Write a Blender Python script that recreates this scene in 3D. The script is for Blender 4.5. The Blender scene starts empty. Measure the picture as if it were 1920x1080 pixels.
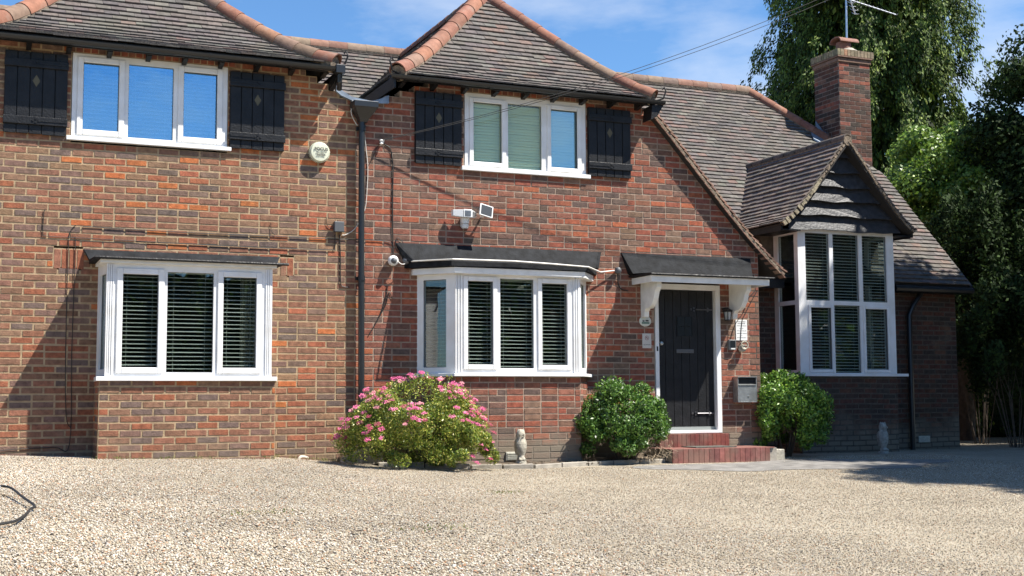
import bpy, math, random
import numpy as np
from mathutils import Vector, Matrix
rnd = random.Random(7)
nr = np.random.default_rng(11)
S = bpy.context.scene
COL = S.collection

# ------------------------------------------------------------------ camera, world, sun
YAW, PITCH, ROLL = math.radians(23.43), math.radians(4.95), 0.005
CAM = Vector((0, -14.3, 0.70))
f = Vector((math.sin(YAW)*math.cos(PITCH), math.cos(YAW)*math.cos(PITCH), math.sin(PITCH)))
r = Vector((math.cos(YAW), -math.sin(YAW), 0)); u = r.cross(f)
r2 = r*math.cos(ROLL)-u*math.sin(ROLL); u2 = u*math.cos(ROLL)+r*math.sin(ROLL)
cd = bpy.data.cameras.new('camera'); cam = bpy.data.objects.new('camera', cd); COL.objects.link(cam)
M3 = Matrix((r2, u2, -f)).transposed()
cam.matrix_world = Matrix.Translation(CAM) @ M3.to_4x4()
cd.sensor_width = 36; cd.lens = 45; cd.clip_start = .05; cd.clip_end = 3000
S.camera = cam

SUN = Vector((1.4, -1.0, 2.6)).normalized()
SUN_EL = math.asin(SUN.z); SUN_AZ = math.atan2(SUN.x, SUN.y)
w = bpy.data.worlds.new('World'); S.world = w; w.use_nodes = True
wn, wl = w.node_tree.nodes, w.node_tree.links
wn.clear()
def N(nt, t, **k):
    n = nt.nodes.new(t)
    for a, b in k.items(): setattr(n, a, b)
    return n
sky = N(w.node_tree, 'ShaderNodeTexSky', sky_type='NISHITA', sun_disc=False)
sky.sun_elevation = SUN_EL; sky.sun_rotation = SUN_AZ; sky.air_density = 1.0; sky.dust_density = .25; sky.ozone_density = 2.5
tc = N(w.node_tree, 'ShaderNodeTexCoord')
mp = N(w.node_tree, 'ShaderNodeMapping'); mp.inputs['Scale'].default_value = (1.5, 1.5, 4.5); mp.inputs['Location'].default_value = (.35, .1, .22)
cn = N(w.node_tree, 'ShaderNodeTexNoise'); cn.inputs['Scale'].default_value = 1.7; cn.inputs['Detail'].default_value = 8; cn.inputs['Roughness'].default_value = .55
cr = N(w.node_tree, 'ShaderNodeValToRGB'); cr.color_ramp.elements[0].position = .56; cr.color_ramp.elements[1].position = .78
cmx = N(w.node_tree, 'ShaderNodeMixRGB'); cmx.inputs[2].default_value = (9.0, 9.4, 10.0, 1)
cmul = N(w.node_tree, 'ShaderNodeMath', operation='MULTIPLY'); cmul.inputs[1].default_value = .8
bg = N(w.node_tree, 'ShaderNodeBackground'); bg.inputs[1].default_value = .052
wo = N(w.node_tree, 'ShaderNodeOutputWorld')
wl.new(tc.outputs['Generated'], mp.inputs[0]); wl.new(mp.outputs[0], cn.inputs[0])
acc = cn.outputs[0]
for az_, el_, lo, amt in ((33.5, 13.5, .9975, .10), (46, 17, .985, .20)):      # the two bright clouds low in the right of the sky
    a_, e_ = math.radians(az_), math.radians(el_)
    dp_ = N(w.node_tree, 'ShaderNodeVectorMath', operation='DOT_PRODUCT'); dp_.inputs[1].default_value = (math.sin(a_)*math.cos(e_), math.cos(a_)*math.cos(e_), math.sin(e_))
    mr_ = N(w.node_tree, 'ShaderNodeMapRange'); mr_.inputs[1].default_value = lo; mr_.inputs[2].default_value = 1; mr_.inputs[4].default_value = amt
    ad_ = N(w.node_tree, 'ShaderNodeMath', operation='ADD')
    wl.new(tc.outputs['Generated'], dp_.inputs[0]); wl.new(dp_.outputs['Value'], mr_.inputs[0]); wl.new(acc, ad_.inputs[0]); wl.new(mr_.outputs[0], ad_.inputs[1]); acc = ad_.outputs[0]
wl.new(acc, cr.inputs[0])
wl.new(cr.outputs[0], cmul.inputs[0]); wl.new(cmul.outputs[0], cmx.inputs[0]); tn = N(w.node_tree, 'ShaderNodeMixRGB', blend_type='MULTIPLY'); tn.inputs[0].default_value = 1; tn.inputs[2].default_value = (.90, 1.27, 1.58, 1)
wl.new(sky.outputs[0], tn.inputs[1]); wl.new(tn.outputs[0], cmx.inputs[1])
wl.new(cmx.outputs[0], bg.inputs[0]); wl.new(bg.outputs[0], wo.inputs[0])

ld = bpy.data.lights.new('sun', 'SUN'); sun = bpy.data.objects.new('sun', ld); COL.objects.link(sun)
ld.energy = 5.0; ld.angle = math.radians(.53); ld.color = (1, .945, .86)
sun.rotation_euler = SUN.to_track_quat('Z', 'Y').to_euler(); sun.location = (10, -8, 25)
S.view_settings.view_transform = 'Standard'; S.view_settings.look = 'None'
S.view_settings.exposure = 1.15; S.view_settings.gamma = 1; S.view_settings.use_curve_mapping = False
S.cycles.max_bounces = 8; S.cycles.diffuse_bounces = 2; S.cycles.transparent_max_bounces = 16

# ------------------------------------------------------------------ materials
MATS = {}
def nodemat(name):
    m = bpy.data.materials.new(name); m.use_nodes = True; MATS[name] = m
    nt = m.node_tree; return m, nt, nt.nodes['Principled BSDF']
def mat(name, col, rough=.6, noise=0, nscale=8, bump=0, bscale=60, metal=0, spec=.5, coat=0, dark=None):
    m, nt, b = nodemat(name)
    b.inputs['Base Color'].default_value = (*col, 1); b.inputs['Roughness'].default_value = rough
    b.inputs['Metallic'].default_value = metal; b.inputs['Specular IOR Level'].default_value = spec
    g = N(nt, 'ShaderNodeNewGeometry')
    if noise:
        t = N(nt, 'ShaderNodeTexNoise'); t.inputs['Scale'].default_value = nscale; t.inputs['Detail'].default_value = 6
        c = N(nt, 'ShaderNodeValToRGB')
        d = dark or tuple(v*(1-noise) for v in col)
        c.color_ramp.elements[0].color = (*d, 1); c.color_ramp.elements[0].position = .32
        c.color_ramp.elements[1].color = (*[min(1, v*(1+noise*.6)) for v in col], 1); c.color_ramp.elements[1].position = .68
        nt.links.new(g.outputs['Position'], t.inputs[0]); nt.links.new(t.outputs[0], c.inputs[0]); nt.links.new(c.outputs[0], b.inputs['Base Color'])
    if bump:
        t2 = N(nt, 'ShaderNodeTexNoise'); t2.inputs['Scale'].default_value = bscale; t2.inputs['Detail'].default_value = 5
        bp_ = N(nt, 'ShaderNodeBump'); bp_.inputs['Strength'].default_value = bump; bp_.inputs['Distance'].default_value = .01
        nt.links.new(g.outputs['Position'], t2.inputs[0]); nt.links.new(t2.outputs[0], bp_.inputs['Height']); nt.links.new(bp_.outputs[0], b.inputs['Normal'])
    return m
def tintmat(name, rough=.85, vary=.28, scale=22, bump=.5, bscale=90, trans=0, spec=.3, stain=None):
    """base colour from the per-piece attribute 'tint', broken up by noise"""
    m, nt, b = nodemat(name); L = nt.links
    b.inputs['Roughness'].default_value = rough; b.inputs['Specular IOR Level'].default_value = spec
    a = N(nt, 'ShaderNodeAttribute', attribute_name='tint'); g = N(nt, 'ShaderNodeNewGeometry')
    out = a.outputs['Color']
    if vary:
        t = N(nt, 'ShaderNodeTexNoise'); t.inputs['Scale'].default_value = scale; t.inputs['Detail'].default_value = 7; t.inputs['Roughness'].default_value = .65
        mr = N(nt, 'ShaderNodeMapRange'); mr.inputs[1].default_value = .3; mr.inputs[2].default_value = .7
        mr.inputs[3].default_value = 1-vary; mr.inputs[4].default_value = 1+vary
        v = N(nt, 'ShaderNodeVectorMath', operation='SCALE')
        L.new(g.outputs['Position'], t.inputs[0]); L.new(t.outputs[0], mr.inputs[0]); L.new(out, v.inputs[0]); L.new(mr.outputs[0], v.inputs['Scale'])
        out = v.outputs[0]
    if stain:
        t = N(nt, 'ShaderNodeTexNoise'); t.inputs['Scale'].default_value = stain[1]; t.inputs['Detail'].default_value = 5
        c = N(nt, 'ShaderNodeValToRGB'); c.color_ramp.elements[0].position = stain[2]; c.color_ramp.elements[1].position = stain[2]+.16
        mu = N(nt, 'ShaderNodeMath', operation='MULTIPLY'); mu.inputs[1].default_value = stain[3]
        mx = N(nt, 'ShaderNodeMixRGB'); mx.inputs[2].default_value = (*stain[0], 1)
        L.new(g.outputs['Position'], t.inputs[0]); L.new(t.outputs[0], c.inputs[0]); L.new(c.outputs[0], mu.inputs[0]); L.new(mu.outputs[0], mx.inputs[0]); L.new(out, mx.inputs[1]); out = mx.outputs[0]
    L.new(out, b.inputs['Base Color'])
    if bump:
        t2 = N(nt, 'ShaderNodeTexNoise'); t2.inputs['Scale'].default_value = bscale; t2.inputs['Detail'].default_value = 6
        bp_ = N(nt, 'ShaderNodeBump'); bp_.inputs['Strength'].default_value = bump; bp_.inputs['Distance'].default_value = .006
        L.new(g.outputs['Position'], t2.inputs[0]); L.new(t2.outputs[0], bp_.inputs['Height']); L.new(bp_.outputs[0], b.inputs['Normal'])
    if trans:
        tr = N(nt, 'ShaderNodeBsdfTranslucent'); mx = N(nt, 'ShaderNodeMixShader'); mx.inputs[0].default_value = trans
        o = nt.nodes['Material Output']
        L.new(out, tr.inputs[0]); L.new(b.outputs[0], mx.inputs[1]); L.new(tr.outputs[0], mx.inputs[2]); L.new(mx.outputs[0], o.inputs[0])
    return m
def glassmat(name, refl=.14, tint=(.8, .85, .84), rc=(.95, .97, 1)):
    m, nt, b = nodemat(name); L = nt.links; nt.nodes.remove(b)
    tr = N(nt, 'ShaderNodeBsdfTransparent'); tr.inputs[0].default_value = (*tint, 1)
    gl = N(nt, 'ShaderNodeBsdfGlossy'); gl.inputs['Roughness'].default_value = .01; gl.inputs[0].default_value = (*rc, 1)
    fr = N(nt, 'ShaderNodeFresnel'); gb = N(nt, 'ShaderNodeNewGeometry'); io = N(nt, 'ShaderNodeMapRange'); io.inputs[3].default_value = 1.5; io.inputs[4].default_value = 1/1.5; L.new(gb.outputs['Backfacing'], io.inputs[0]); L.new(io.outputs[0], fr.inputs[0])
    ad = N(nt, 'ShaderNodeMath', operation='ADD'); ad.inputs[1].default_value = refl-.04
    nz = N(nt, 'ShaderNodeTexNoise'); nz.inputs['Scale'].default_value = 2.3; bu = N(nt, 'ShaderNodeBump'); bu.inputs['Strength'].default_value = .06; bu.inputs['Distance'].default_value = .02
    g = N(nt, 'ShaderNodeNewGeometry'); L.new(g.outputs['Position'], nz.inputs[0]); L.new(nz.outputs[0], bu.inputs['Height']); L.new(bu.outputs[0], gl.inputs['Normal'])
    mx = N(nt, 'ShaderNodeMixShader'); L.new(fr.outputs[0], ad.inputs[0]); L.new(ad.outputs[0], mx.inputs[0])
    L.new(tr.outputs[0], mx.inputs[1]); L.new(gl.outputs[0], mx.inputs[2]); L.new(mx.outputs[0], nt.nodes['Material Output'].inputs[0])
    return m
def splash(m, z0=.42, col=(.21, .18, .135)):
    nt = m.node_tree; L = nt.links; b = nt.nodes['Principled BSDF']; src = b.inputs['Base Color'].links[0].from_socket
    g = N(nt, 'ShaderNodeNewGeometry'); sp = N(nt, 'ShaderNodeSeparateXYZ'); t = N(nt, 'ShaderNodeTexNoise'); t.inputs['Scale'].default_value = 2.2; t.inputs['Detail'].default_value = 8
    a = N(nt, 'ShaderNodeMath', operation='MULTIPLY_ADD'); a.inputs[1].default_value = .9; L.new(g.outputs['Position'], sp.inputs[0]); L.new(g.outputs['Position'], t.inputs[0]); L.new(t.outputs[0], a.inputs[0])
    sb = N(nt, 'ShaderNodeMath', operation='SUBTRACT'); sb.inputs[1].default_value = .45; L.new(sp.outputs[2], sb.inputs[0]); L.new(sb.outputs[0], a.inputs[2])
    mr = N(nt, 'ShaderNodeMapRange'); mr.inputs[1].default_value = z0-.32; mr.inputs[2].default_value = z0-.02; mr.inputs[3].default_value = .85; mr.inputs[4].default_value = 0
    L.new(a.outputs[0], mr.inputs[0]); mx = N(nt, 'ShaderNodeMixRGB'); mx.inputs[2].default_value = (*col, 1)
    # only on the middle and right walls, where the bed's soil splashes the brick
    mx2 = N(nt, 'ShaderNodeMapRange'); mx2.inputs[1].default_value = 3.6; mx2.inputs[2].default_value = 4.6; mx2.inputs[3].default_value = .25; mx2.inputs[4].default_value = 1; L.new(sp.outputs[0], mx2.inputs[0])
    mm = N(nt, 'ShaderNodeMath', operation='MULTIPLY'); L.new(mr.outputs[0], mm.inputs[0]); L.new(mx2.outputs[0], mm.inputs[1])
    L.new(mm.outputs[0], mx.inputs[0]); L.new(src, mx.inputs[1]); L.new(mx.outputs[0], b.inputs['Base Color'])
BRICK = tintmat('brick_clay', vary=.42, scale=16, bump=.7, bscale=70, stain=((.30, .25, .17), 1.7, .60, .35))
MORT_L = mat('buff_mortar', (.40, .29, .175), .95, .3, 14, .6, 120)
MORT_D = mat('shade_dark_mortar', (.10, .082, .065), .95, .3, 14, .6, 120)  # mortar of the right-hand walls, their deep shade put into the colour
MORT_R = mat('pale_mortar', (.35, .26, .195), .95, .3, 14, .6, 120)
splash(BRICK); splash(MORT_L); splash(MORT_R)
LEAFD = tintmat('dull_leaf', rough=.75, vary=.2, scale=5, bump=0, trans=.2, spec=.15)
TILE = tintmat('clay_tile', vary=.35, scale=18, bump=.6, bscale=60, stain=((.115, .11, .085), 1.8, .58, .5))
HIP = tintmat('hip_tile_clay', vary=.25, scale=12, bump=.4, bscale=50, stain=((.20, .17, .14), 6, .56, .55))
UPVC = mat('white_upvc', (.79, .80, .81), .38, .05, 5, .05, 8, dark=(.70, .695, .67))
WPAINT = mat('white_paint', (.78, .78, .75), .55, .10, 9, .15, 40)
BLACKP = mat('black_paint', (.013, .0135, .015), .45, .35, 10, .5, 45, spec=.3)
BOARD = mat('black_waney_board', (.036, .038, .043), .55, .4, 14, .9, 30)
LEADB = mat('black_felt', (.016, .0175, .020), .75, .5, 11, .5, 50, spec=.15)
GUTTER = mat('black_plastic', (.018, .02, .022), .32)
LEAD = mat('lead_sheet', (.25, .30, .36), .45, .3, 9, .2, 30, metal=.3)
GLASS_HI = glassmat('pane_glass_sky', .40, (.80, .86, .92), (.45, .78, 1.0))
GLASS_M = glassmat('pane_glass_mid', .045, (.92, .97, .90))
GLASS = glassmat('pane_glass', .07)
GLASS_X = glassmat('pane_glass_half', .24, (.85, .92, .88), (.6, .85, 1.0))
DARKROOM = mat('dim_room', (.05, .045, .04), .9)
SLAT = mat('blind_slat_cream', (.85, .83, .74), .5)
SLAT_DIM = mat('blind_slat_cream_dimmed', (.30, .25, .18), .5)  # cream slats darkened in colour to imitate weaker light in the splayed side pane
SLATG = mat('blind_slat_green', (.78, .80, .60), .5)
CURT = mat('curtain_cloth', (.40, .38, .30), .9, .3, 20)
CURTB = mat('curtain_brown', (.28, .16, .09), .9, .3, 20)
STONE = mat('weathered_stone', (.40, .37, .30), .9, .35, 25, .6, 60)
CONC = mat('concrete', (.34, .31, .26), .95, .3, 9, .6, 60)
SOIL = mat('soil', (.10, .075, .05), 1, .5, 18, 1, 40)
REDSTEP = tintmat('red_quarry', rough=.75, vary=.35, scale=14, bump=.4, stain=((.20, .13, .10), 5, .45, .6))
STEEL = mat('galvanised_steel', (.45, .47, .47), .38, .25, 14, .1, 30, metal=.85)
ALU = mat('aluminium', (.6, .62, .65), .35, metal=.8)
CREAM = mat('cream_plastic', (.62, .64, .50), .5, .12, 30)
WPLAST = mat('white_plastic', (.72, .73, .72), .4)
GREYP = mat('grey_plastic', (.09, .095, .10), .45)
PANEL = mat('solar_panel', (.012, .016, .02), .25)
PRINT = mat('black_print', (.03, .03, .035), .6)
PRINTG = mat('green_print', (.10, .18, .14), .6)
REDP = mat('red_print', (.25, .05, .06), .6)
BRASS = mat('dull_brass', (.13, .105, .06), .5, metal=.5)
WIRE = mat('black_cable', (.015, .014, .013), .6)
WIREW = mat('white_cable', (.62, .60, .55), .5)
BARK = mat('bark', (.10, .075, .055), .95, .4, 12, 1, 30)
LEAF = tintmat('leaf', rough=.42, vary=.2, scale=5, bump=0, trans=.3, spec=.5)
NEEDLE = tintmat('needle', rough=.7, vary=.2, scale=3, bump=0, trans=.18)
PETAL = tintmat('petal', rough=.7, vary=.15, scale=30, bump=0, trans=.25)
MORTVERGE = mat('mossy_mortar', (.21, .165, .12), .95, .45, 22, .9, 50)

# ------------------------------------------------------------------ object helpers
def wloc(o):
    v = Vector((0, 0, 0))
    while o: v += o.location; o = o.parent
    return v
def tag(o, label=None, cat=None, group=None, kind=None):
    if label: o['label'] = label
    if cat: o['category'] = cat
    if group: o['group'] = group
    if kind: o['kind'] = kind
    return o
def empty(name, loc=(0, 0, 0), label=None, cat=None, group=None):
    o = bpy.data.objects.new(name, None); COL.objects.link(o); o.location = loc; o.empty_display_size = .1
    return tag(o, label, cat, group)
class MB:
    def __init__(s): s.v = []; s.f = []; s.c = []
    def add(s, vs, fs, tint=None):
        n = len(s.v); s.v += [tuple(v) for v in vs]; s.f += [tuple(i+n for i in q) for q in fs]
        if tint is not None: s.c += [tint]*len(fs)
        return s
    def box(s, x0, x1, y0, y1, z0, z1, tint=None):
        v = [(x0, y0, z0), (x1, y0, z0), (x1, y1, z0), (x0, y1, z0), (x0, y0, z1), (x1, y0, z1), (x1, y1, z1), (x0, y1, z1)]
        return s.add(v, [(0, 3, 2, 1), (4, 5, 6, 7), (0, 1, 5, 4), (1, 2, 6, 5), (2, 3, 7, 6), (3, 0, 4, 7)], tint)
    def obox(s, c, ax, ay, az, hx, hy, hz, tint=None):
        c, ax, ay, az = map(Vector, (c, ax, ay, az)); v = []
        for k in ((-1, -1, -1), (1, -1, -1), (1, 1, -1), (-1, 1, -1), (-1, -1, 1), (1, -1, 1), (1, 1, 1), (-1, 1, 1)):
            v.append(c+ax*hx*k[0]+ay*hy*k[1]+az*hz*k[2])
        return s.add(v, [(0, 3, 2, 1), (4, 5, 6, 7), (0, 1, 5, 4), (1, 2, 6, 5), (2, 3, 7, 6), (3, 0, 4, 7)], tint)
    def prism(s, poly, d, tint=None):
        """poly: list of 3D points, d: extrusion vector"""
        n = len(poly); d = Vector(d); a = [Vector(p) for p in poly]; v = a+[p+d for p in a]
        fs = [tuple(range(n)), tuple(range(2*n-1, n-1, -1))]+[((i+1) % n, i, n+i, n+(i+1) % n) for i in range(n)]
        return s.add(v, fs, tint)
    def loft(s, rings, cap=True, tint=None):
        n = len(rings[0]); v = [p for q in rings for p in q]; fs = []
        for k in range(len(rings)-1):
            for i in range(n): fs.append((k*n+i, k*n+(i+1) % n, (k+1)*n+(i+1) % n, (k+1)*n+i))
        if cap: fs.append(tuple(range(n-1, -1, -1))); fs.append(tuple(range((len(rings)-1)*n, len(rings)*n)))
        return s.add(v, fs, tint)
    def tube(s, pts, rad, n=8, cap=True, tint=None):
        pts = [Vector(p) for p in pts]; rings = []
        if not hasattr(rad, '__len__'): rad = [rad]*len(pts)
        up = Vector((0, 0, 1)); prev = None
        for i, p in enumerate(pts):
            t = (pts[min(i+1, len(pts)-1)]-pts[max(i-1, 0)]).normalized()
            if prev is None:
                a = t.cross(up)
                if a.length < .05: a = t.cross(Vector((1, 0, 0)))
                a.normalize()
            else: a = (prev-t*prev.dot(t)).normalized()
            prev = a; b = t.cross(a)
            rings.append([p+(a*math.cos(q*2*math.pi/n)+b*math.sin(q*2*math.pi/n))*rad[i] for q in range(n)])
        return s.loft(rings, cap, tint)
    def lathe(s, c, prof, ax=(0, 0, 1), n=16, tint=None):
        """prof: list of (radius, height) along axis"""
        ax = Vector(ax).normalized(); a = ax.orthogonal().normalized(); b = ax.cross(a); c = Vector(c)
        return s.loft([[c+ax*h+(a*math.cos(q*2*math.pi/n)+b*math.sin(q*2*math.pi/n))*max(rr, 1e-4) for q in range(n)] for rr, h in prof], True, tint)
    def build(s, name, m, parent=None, smooth=False, bevel=0, label=None, cat=None, group=None, kind=None, loc=None):
        me = bpy.data.meshes.new(name)
        off = wloc(parent) if parent else Vector((0, 0, 0))
        if loc is not None: off = off+Vector(loc) if parent else Vector(loc)
        V = np.array(s.v, dtype=np.float64).reshape(-1, 3)-np.array(off)
        me.from_pydata(V.tolist(), [], s.f)
        if s.c:
            at = me.attributes.new('tint', 'FLOAT_COLOR', 'FACE')
            a = np.ones((len(s.f), 4), np.float32); a[:, :3] = np.array(s.c, np.float32)[:, :3]; at.data.foreach_set('color', a.ravel())
        me.materials.append(m)
        if smooth:
            me.polygons.foreach_set('use_smooth', [True]*len(me.polygons))
            try: me.set_sharp_from_angle(angle=math.radians(42))
            except Exception: pass
        o = bpy.data.objects.new(name, me); COL.objects.link(o)
        if parent: o.parent = parent
        if loc is not None: o.location = loc
        if bevel:
            b = o.modifiers.new('bevel', 'BEVEL'); b.width = bevel; b.segments = 2; b.limit_method = 'ANGLE'
        return tag(o, label, cat, group, kind)
def text(body, size, loc, m, parent, name='lettering', rot=(math.pi/2, 0, 0), bold=0):
    c = bpy.data.curves.new(name, 'FONT'); c.body = body; c.size = size; c.align_x = 'CENTER'; c.align_y = 'CENTER'; c.extrude = .0006; c.offset = bold
    c.materials.append(m); o = bpy.data.objects.new(name, c); COL.objects.link(o); o.parent = parent
    o.location = Vector(loc)-wloc(parent); o.rotation_euler = rot
    return o
def interp(x, tab):
    if x <= tab[0][0]: return tab[0][1]
    for (a, b), (c, d) in zip(tab, tab[1:]):
        if x <= c: return b+(d-b)*(x-a)/(c-a)
    return tab[-1][1]
GB = [(-8, .2), (.4, .14), (1.3, .11), (3.2, .07), (3.9, .0), (5, -.06), (7, -.08), (10, -.09), (15, -.11), (40, -.3)]
def gz(x, y):
    return interp(x, GB)+.04*max(min(y+.4, 0), -22) - (.0 if y > -2 else 0)

# ------------------------------------------------------------------ ground
def grid_sheet(xs, ys, fz, name, m, dz=0, **k):
    mb = MB(); mb.v = [(x, y, fz(x, y)+dz) for y in ys for x in xs]; nx = len(xs)
    mb.f = [(j*nx+i, j*nx+i+1, (j+1)*nx+i+1, (j+1)*nx+i) for j in range(len(ys)-1) for i in range(nx-1)]
    return mb.build(name, m, smooth=True, **k)
gm, nt, b = nodemat('gravel_ground'); L = nt.links; b.inputs['Roughness'].default_value = .95; b.inputs['Specular IOR Level'].default_value = .2
g = N(nt, 'ShaderNodeNewGeometry')
v1 = N(nt, 'ShaderNodeTexVoronoi'); v1.inputs['Scale'].default_value = 85
c1 = N(nt, 'ShaderNodeValToRGB'); e = c1.color_ramp.elements
e[0].color = (.10, .085, .063, 1); e[0].position = 0
e[1].color = (.40, .355, .28, 1); e[1].position = 1
for p, c in ((.2, (.255, .22, .165, 1)), (.5, (.325, .285, .218, 1)), (.8, (.40, .355, .28, 1))):
    q = e.new(p); q.color = c
n1 = N(nt, 'ShaderNodeTexNoise'); n1.inputs['Scale'].default_value = 1.3; n1.inputs['Detail'].default_value = 6
m1 = N(nt, 'ShaderNodeMixRGB', blend_type='MULTIPLY'); m1.inputs[0].default_value = .55
c2 = N(nt, 'ShaderNodeValToRGB'); c2.color_ramp.elements[0].color = (.72, .68, .62, 1); c2.color_ramp.elements[0].position = .35; c2.color_ramp.elements[1].position = .62; c2.color_ramp.elements[1].color = (1.05, 1.03, 1, 1)
bu = N(nt, 'ShaderNodeBump'); bu.inputs['Strength'].default_value = .8; bu.inputs['Distance'].default_value = .008
L.new(g.outputs['Position'], v1.inputs[0]); L.new(v1.outputs['Color'], c1.inputs[0]); L.new(g.outputs['Position'], n1.inputs[0]); L.new(n1.outputs[0], c2.inputs[0])
L.new(c1.outputs[0], m1.inputs[1]); L.new(c2.outputs[0], m1.inputs[2]); L.new(m1.outputs[0], b.inputs['Base Color'])
L.new(v1.outputs['Distance'], bu.inputs['Height']); L.new(bu.outputs[0], b.inputs['Normal'])
xs = [-60, -30, -15, -8]+[-6+.5*i for i in range(14)]+[.8+.1*i for i in range(45)]+[5.5+.5*i for i in range(33)]+[24, 32, 45, 70]
ys = [-70, -50, -40, -30, -24]+[-20+.5*i for i in range(56)]+[12, 20, 40, 80]
def gundul(x, y): return gz(x, y)+.004*math.sin(x*1.7+y*.9)*math.sin(y*1.3-x*.4)*(1 if y < -1.2 else 0)
ground = grid_sheet(xs, ys, gundul, 'gravel_drive', gm, kind='structure')
# far ground beyond the drive so the land reaches the horizon
grass = mat('grass_field', (.06, .085, .03), 1, .4, .8, .6, 30)
mb = MB(); mb.box(-1500, 1500, -1500, 1500, -3.2, -1.3); mb.build('ground', grass, kind='structure')
# worn tarmac patch by the doorstep
tar = mat('worn_tarmac', (.19, .18, .165), .95, .35, 6, .7, 90)
mb = MB(); pts = []
for i in range(41):
    a = 2*math.pi*i/41
    x = 9.6+2.2*math.cos(a)*(1+.16*math.sin(3*a)); y = -1.30+.62*math.sin(a)*(1+.2*math.sin(5*a+1))
    pts.append((x, y, gundul(x, y)+.006))
# fan with inner rings so it follows the ground
cx, cy = 9.6, -1.30; rings = []
for t in (1, .75, .5, .25, .02):
    rings.append([(cx+(p[0]-cx)*t, cy+(p[1]-cy)*t, gundul(cx+(p[0]-cx)*t, cy+(p[1]-cy)*t)+.006) for p in pts])
mb.loft(rings, cap=False); mb.build('tarmac_patch', tar, kind='structure', smooth=True)

# loose pebbles: real stones scattered as stuff
def pebble_mesh(k, tint):
    import bmesh
    bm = bmesh.new(); bmesh.ops.create_icosphere(bm, subdivisions=1, radius=.5)
    for v in bm.verts:
        v.co = Vector((v.co.x*1.15, v.co.y*.9, v.co.z*.62))*(1+.22*(rnd.random()-.5))
    me = bpy.data.meshes.new('pebble'); bm.to_mesh(me); bm.free()
    me.materials.append(k); me.polygons.foreach_set('use_smooth', [True]*len(me.polygons)); return me
def pebble_mat():
    m, nt, b = nodemat('pebble_stone'); L = nt.links; b.inputs['Roughness'].default_value = .8; b.inputs['Specular IOR Level'].default_value = .3
    a = N(nt, 'ShaderNodeAttribute', attribute_name='pcol'); a.attribute_type = 'INSTANCER'
    c = N(nt, 'ShaderNodeValToRGB'); e = c.color_ramp.elements; c.color_ramp.interpolation = 'CONSTANT'
    e[0].position = 0; e[0].color = (.05, .042, .035, 1); e[1].position = .08; e[1].color = (.17, .14, .11, 1)
    for p, cc in ((.16, (.27, .215, .155)), (.34, (.375, .32, .24)), (.52, (.44, .39, .31)), (.68, (.36, .28, .185)), (.78, (.55, .51, .44)), (.90, (.33, .31, .28)), (.96, (.38, .20, .11))):
        q = e.new(p); q.color = (*cc, 1)
    L.new(a.outputs['Fac'], c.inputs[0])
    a2 = N(nt, 'ShaderNodeAttribute', attribute_name='ptone'); a2.attribute_type = 'INSTANCER'; v = N(nt, 'ShaderNodeVectorMath', operation='SCALE')
    L.new(c.outputs[0], v.inputs[0]); L.new(a2.outputs['Fac'], v.inputs['Scale']); L.new(v.outputs[0], b.inputs['Base Color']); return m
pm = pebble_mat()
pcoll = bpy.data.collections.new('pebble_shapes')
for k in range(5):
    o = bpy.data.objects.new('pebble_shape', pebble_mesh(pm, 0)); pcoll.objects.link(o)
# points
def scatter_pts():
    out = []
    n = 330000
    X = nr.uniform(-.8, 12.5, n*2); Y = nr.uniform(-9.6, .35, n*2)
    ang = np.degrees(np.arctan2(X-0, Y+14.3))
    keep = (ang > -1.5) & (ang < 47.5)
    dens = 1-.22*np.clip((X-(3.2-.3*(Y+4)))/4.5+.5+.12*np.sin(X*2.1+Y), 0, 1)
    # clumpiness
    cl = .5+.5*np.sin(X*1.9+np.sin(Y*1.3)*2)*np.sin(Y*1.7+np.sin(X)*1.5)
    dens = dens*(.72+.28*cl)
    keep &= nr.random(n*2) < dens
    # not under the house, bed, steps, tarmac
    keep &= ~((Y > -.02)) 
    keep &= ~((X > 1.32) & (X < 3.22) & (Y > -.52))
    keep &= ~((X > 4.2) & (X < 9.8) & (Y > -.95+.08*np.abs(X-6)))
    q_ = ((X-9.6)/2.3)**2+((Y+1.30)/.66)**2; keep &= ~(nr.random(n*2) < np.clip(1.25-q_, 0, .93))
    X, Y = X[keep], Y[keep]
    return X, Y
X, Y = scatter_pts()
me = bpy.data.meshes.new('gravel')
P = np.zeros((len(X), 3)); P[:, 0] = X; P[:, 1] = Y
gx = np.interp(X, [a for a, _ in GB], [b_ for _, b_ in GB])
P[:, 2] = gx+.04*np.clip(Y+.4, -22, 0)+.004*np.sin(X*1.7+Y*.9)*np.sin(Y*1.3-X*.4)*(Y < -1.2)+.004
me.vertices.add(len(P)); me.vertices.foreach_set('co', P.ravel())
tt = np.clip((X-(3.2-.3*(Y+4)))/4.5+.5+.12*np.sin(X*2.1+Y)+.1*np.sin(Y*3.1-X), 0, 1)
sz = nr.uniform(.0065, .0165, len(P))*(1-.42*tt); big = nr.random(len(P)) < .012; sz[big] *= 1.6
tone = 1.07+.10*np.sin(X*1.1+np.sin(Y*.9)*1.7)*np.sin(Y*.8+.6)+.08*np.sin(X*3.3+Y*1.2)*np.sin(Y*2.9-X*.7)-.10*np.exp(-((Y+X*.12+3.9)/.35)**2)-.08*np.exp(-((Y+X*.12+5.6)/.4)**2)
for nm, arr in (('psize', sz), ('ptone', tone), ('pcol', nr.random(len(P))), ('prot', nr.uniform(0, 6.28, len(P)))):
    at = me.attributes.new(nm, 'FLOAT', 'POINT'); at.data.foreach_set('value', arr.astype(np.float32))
go = bpy.data.objects.new('gravel', me); COL.objects.link(go); tag(go, 'loose pale pebbles lying over the drive', 'gravel', kind='stuff')
ng = bpy.data.node_groups.new('scatter', 'GeometryNodeTree')
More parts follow.
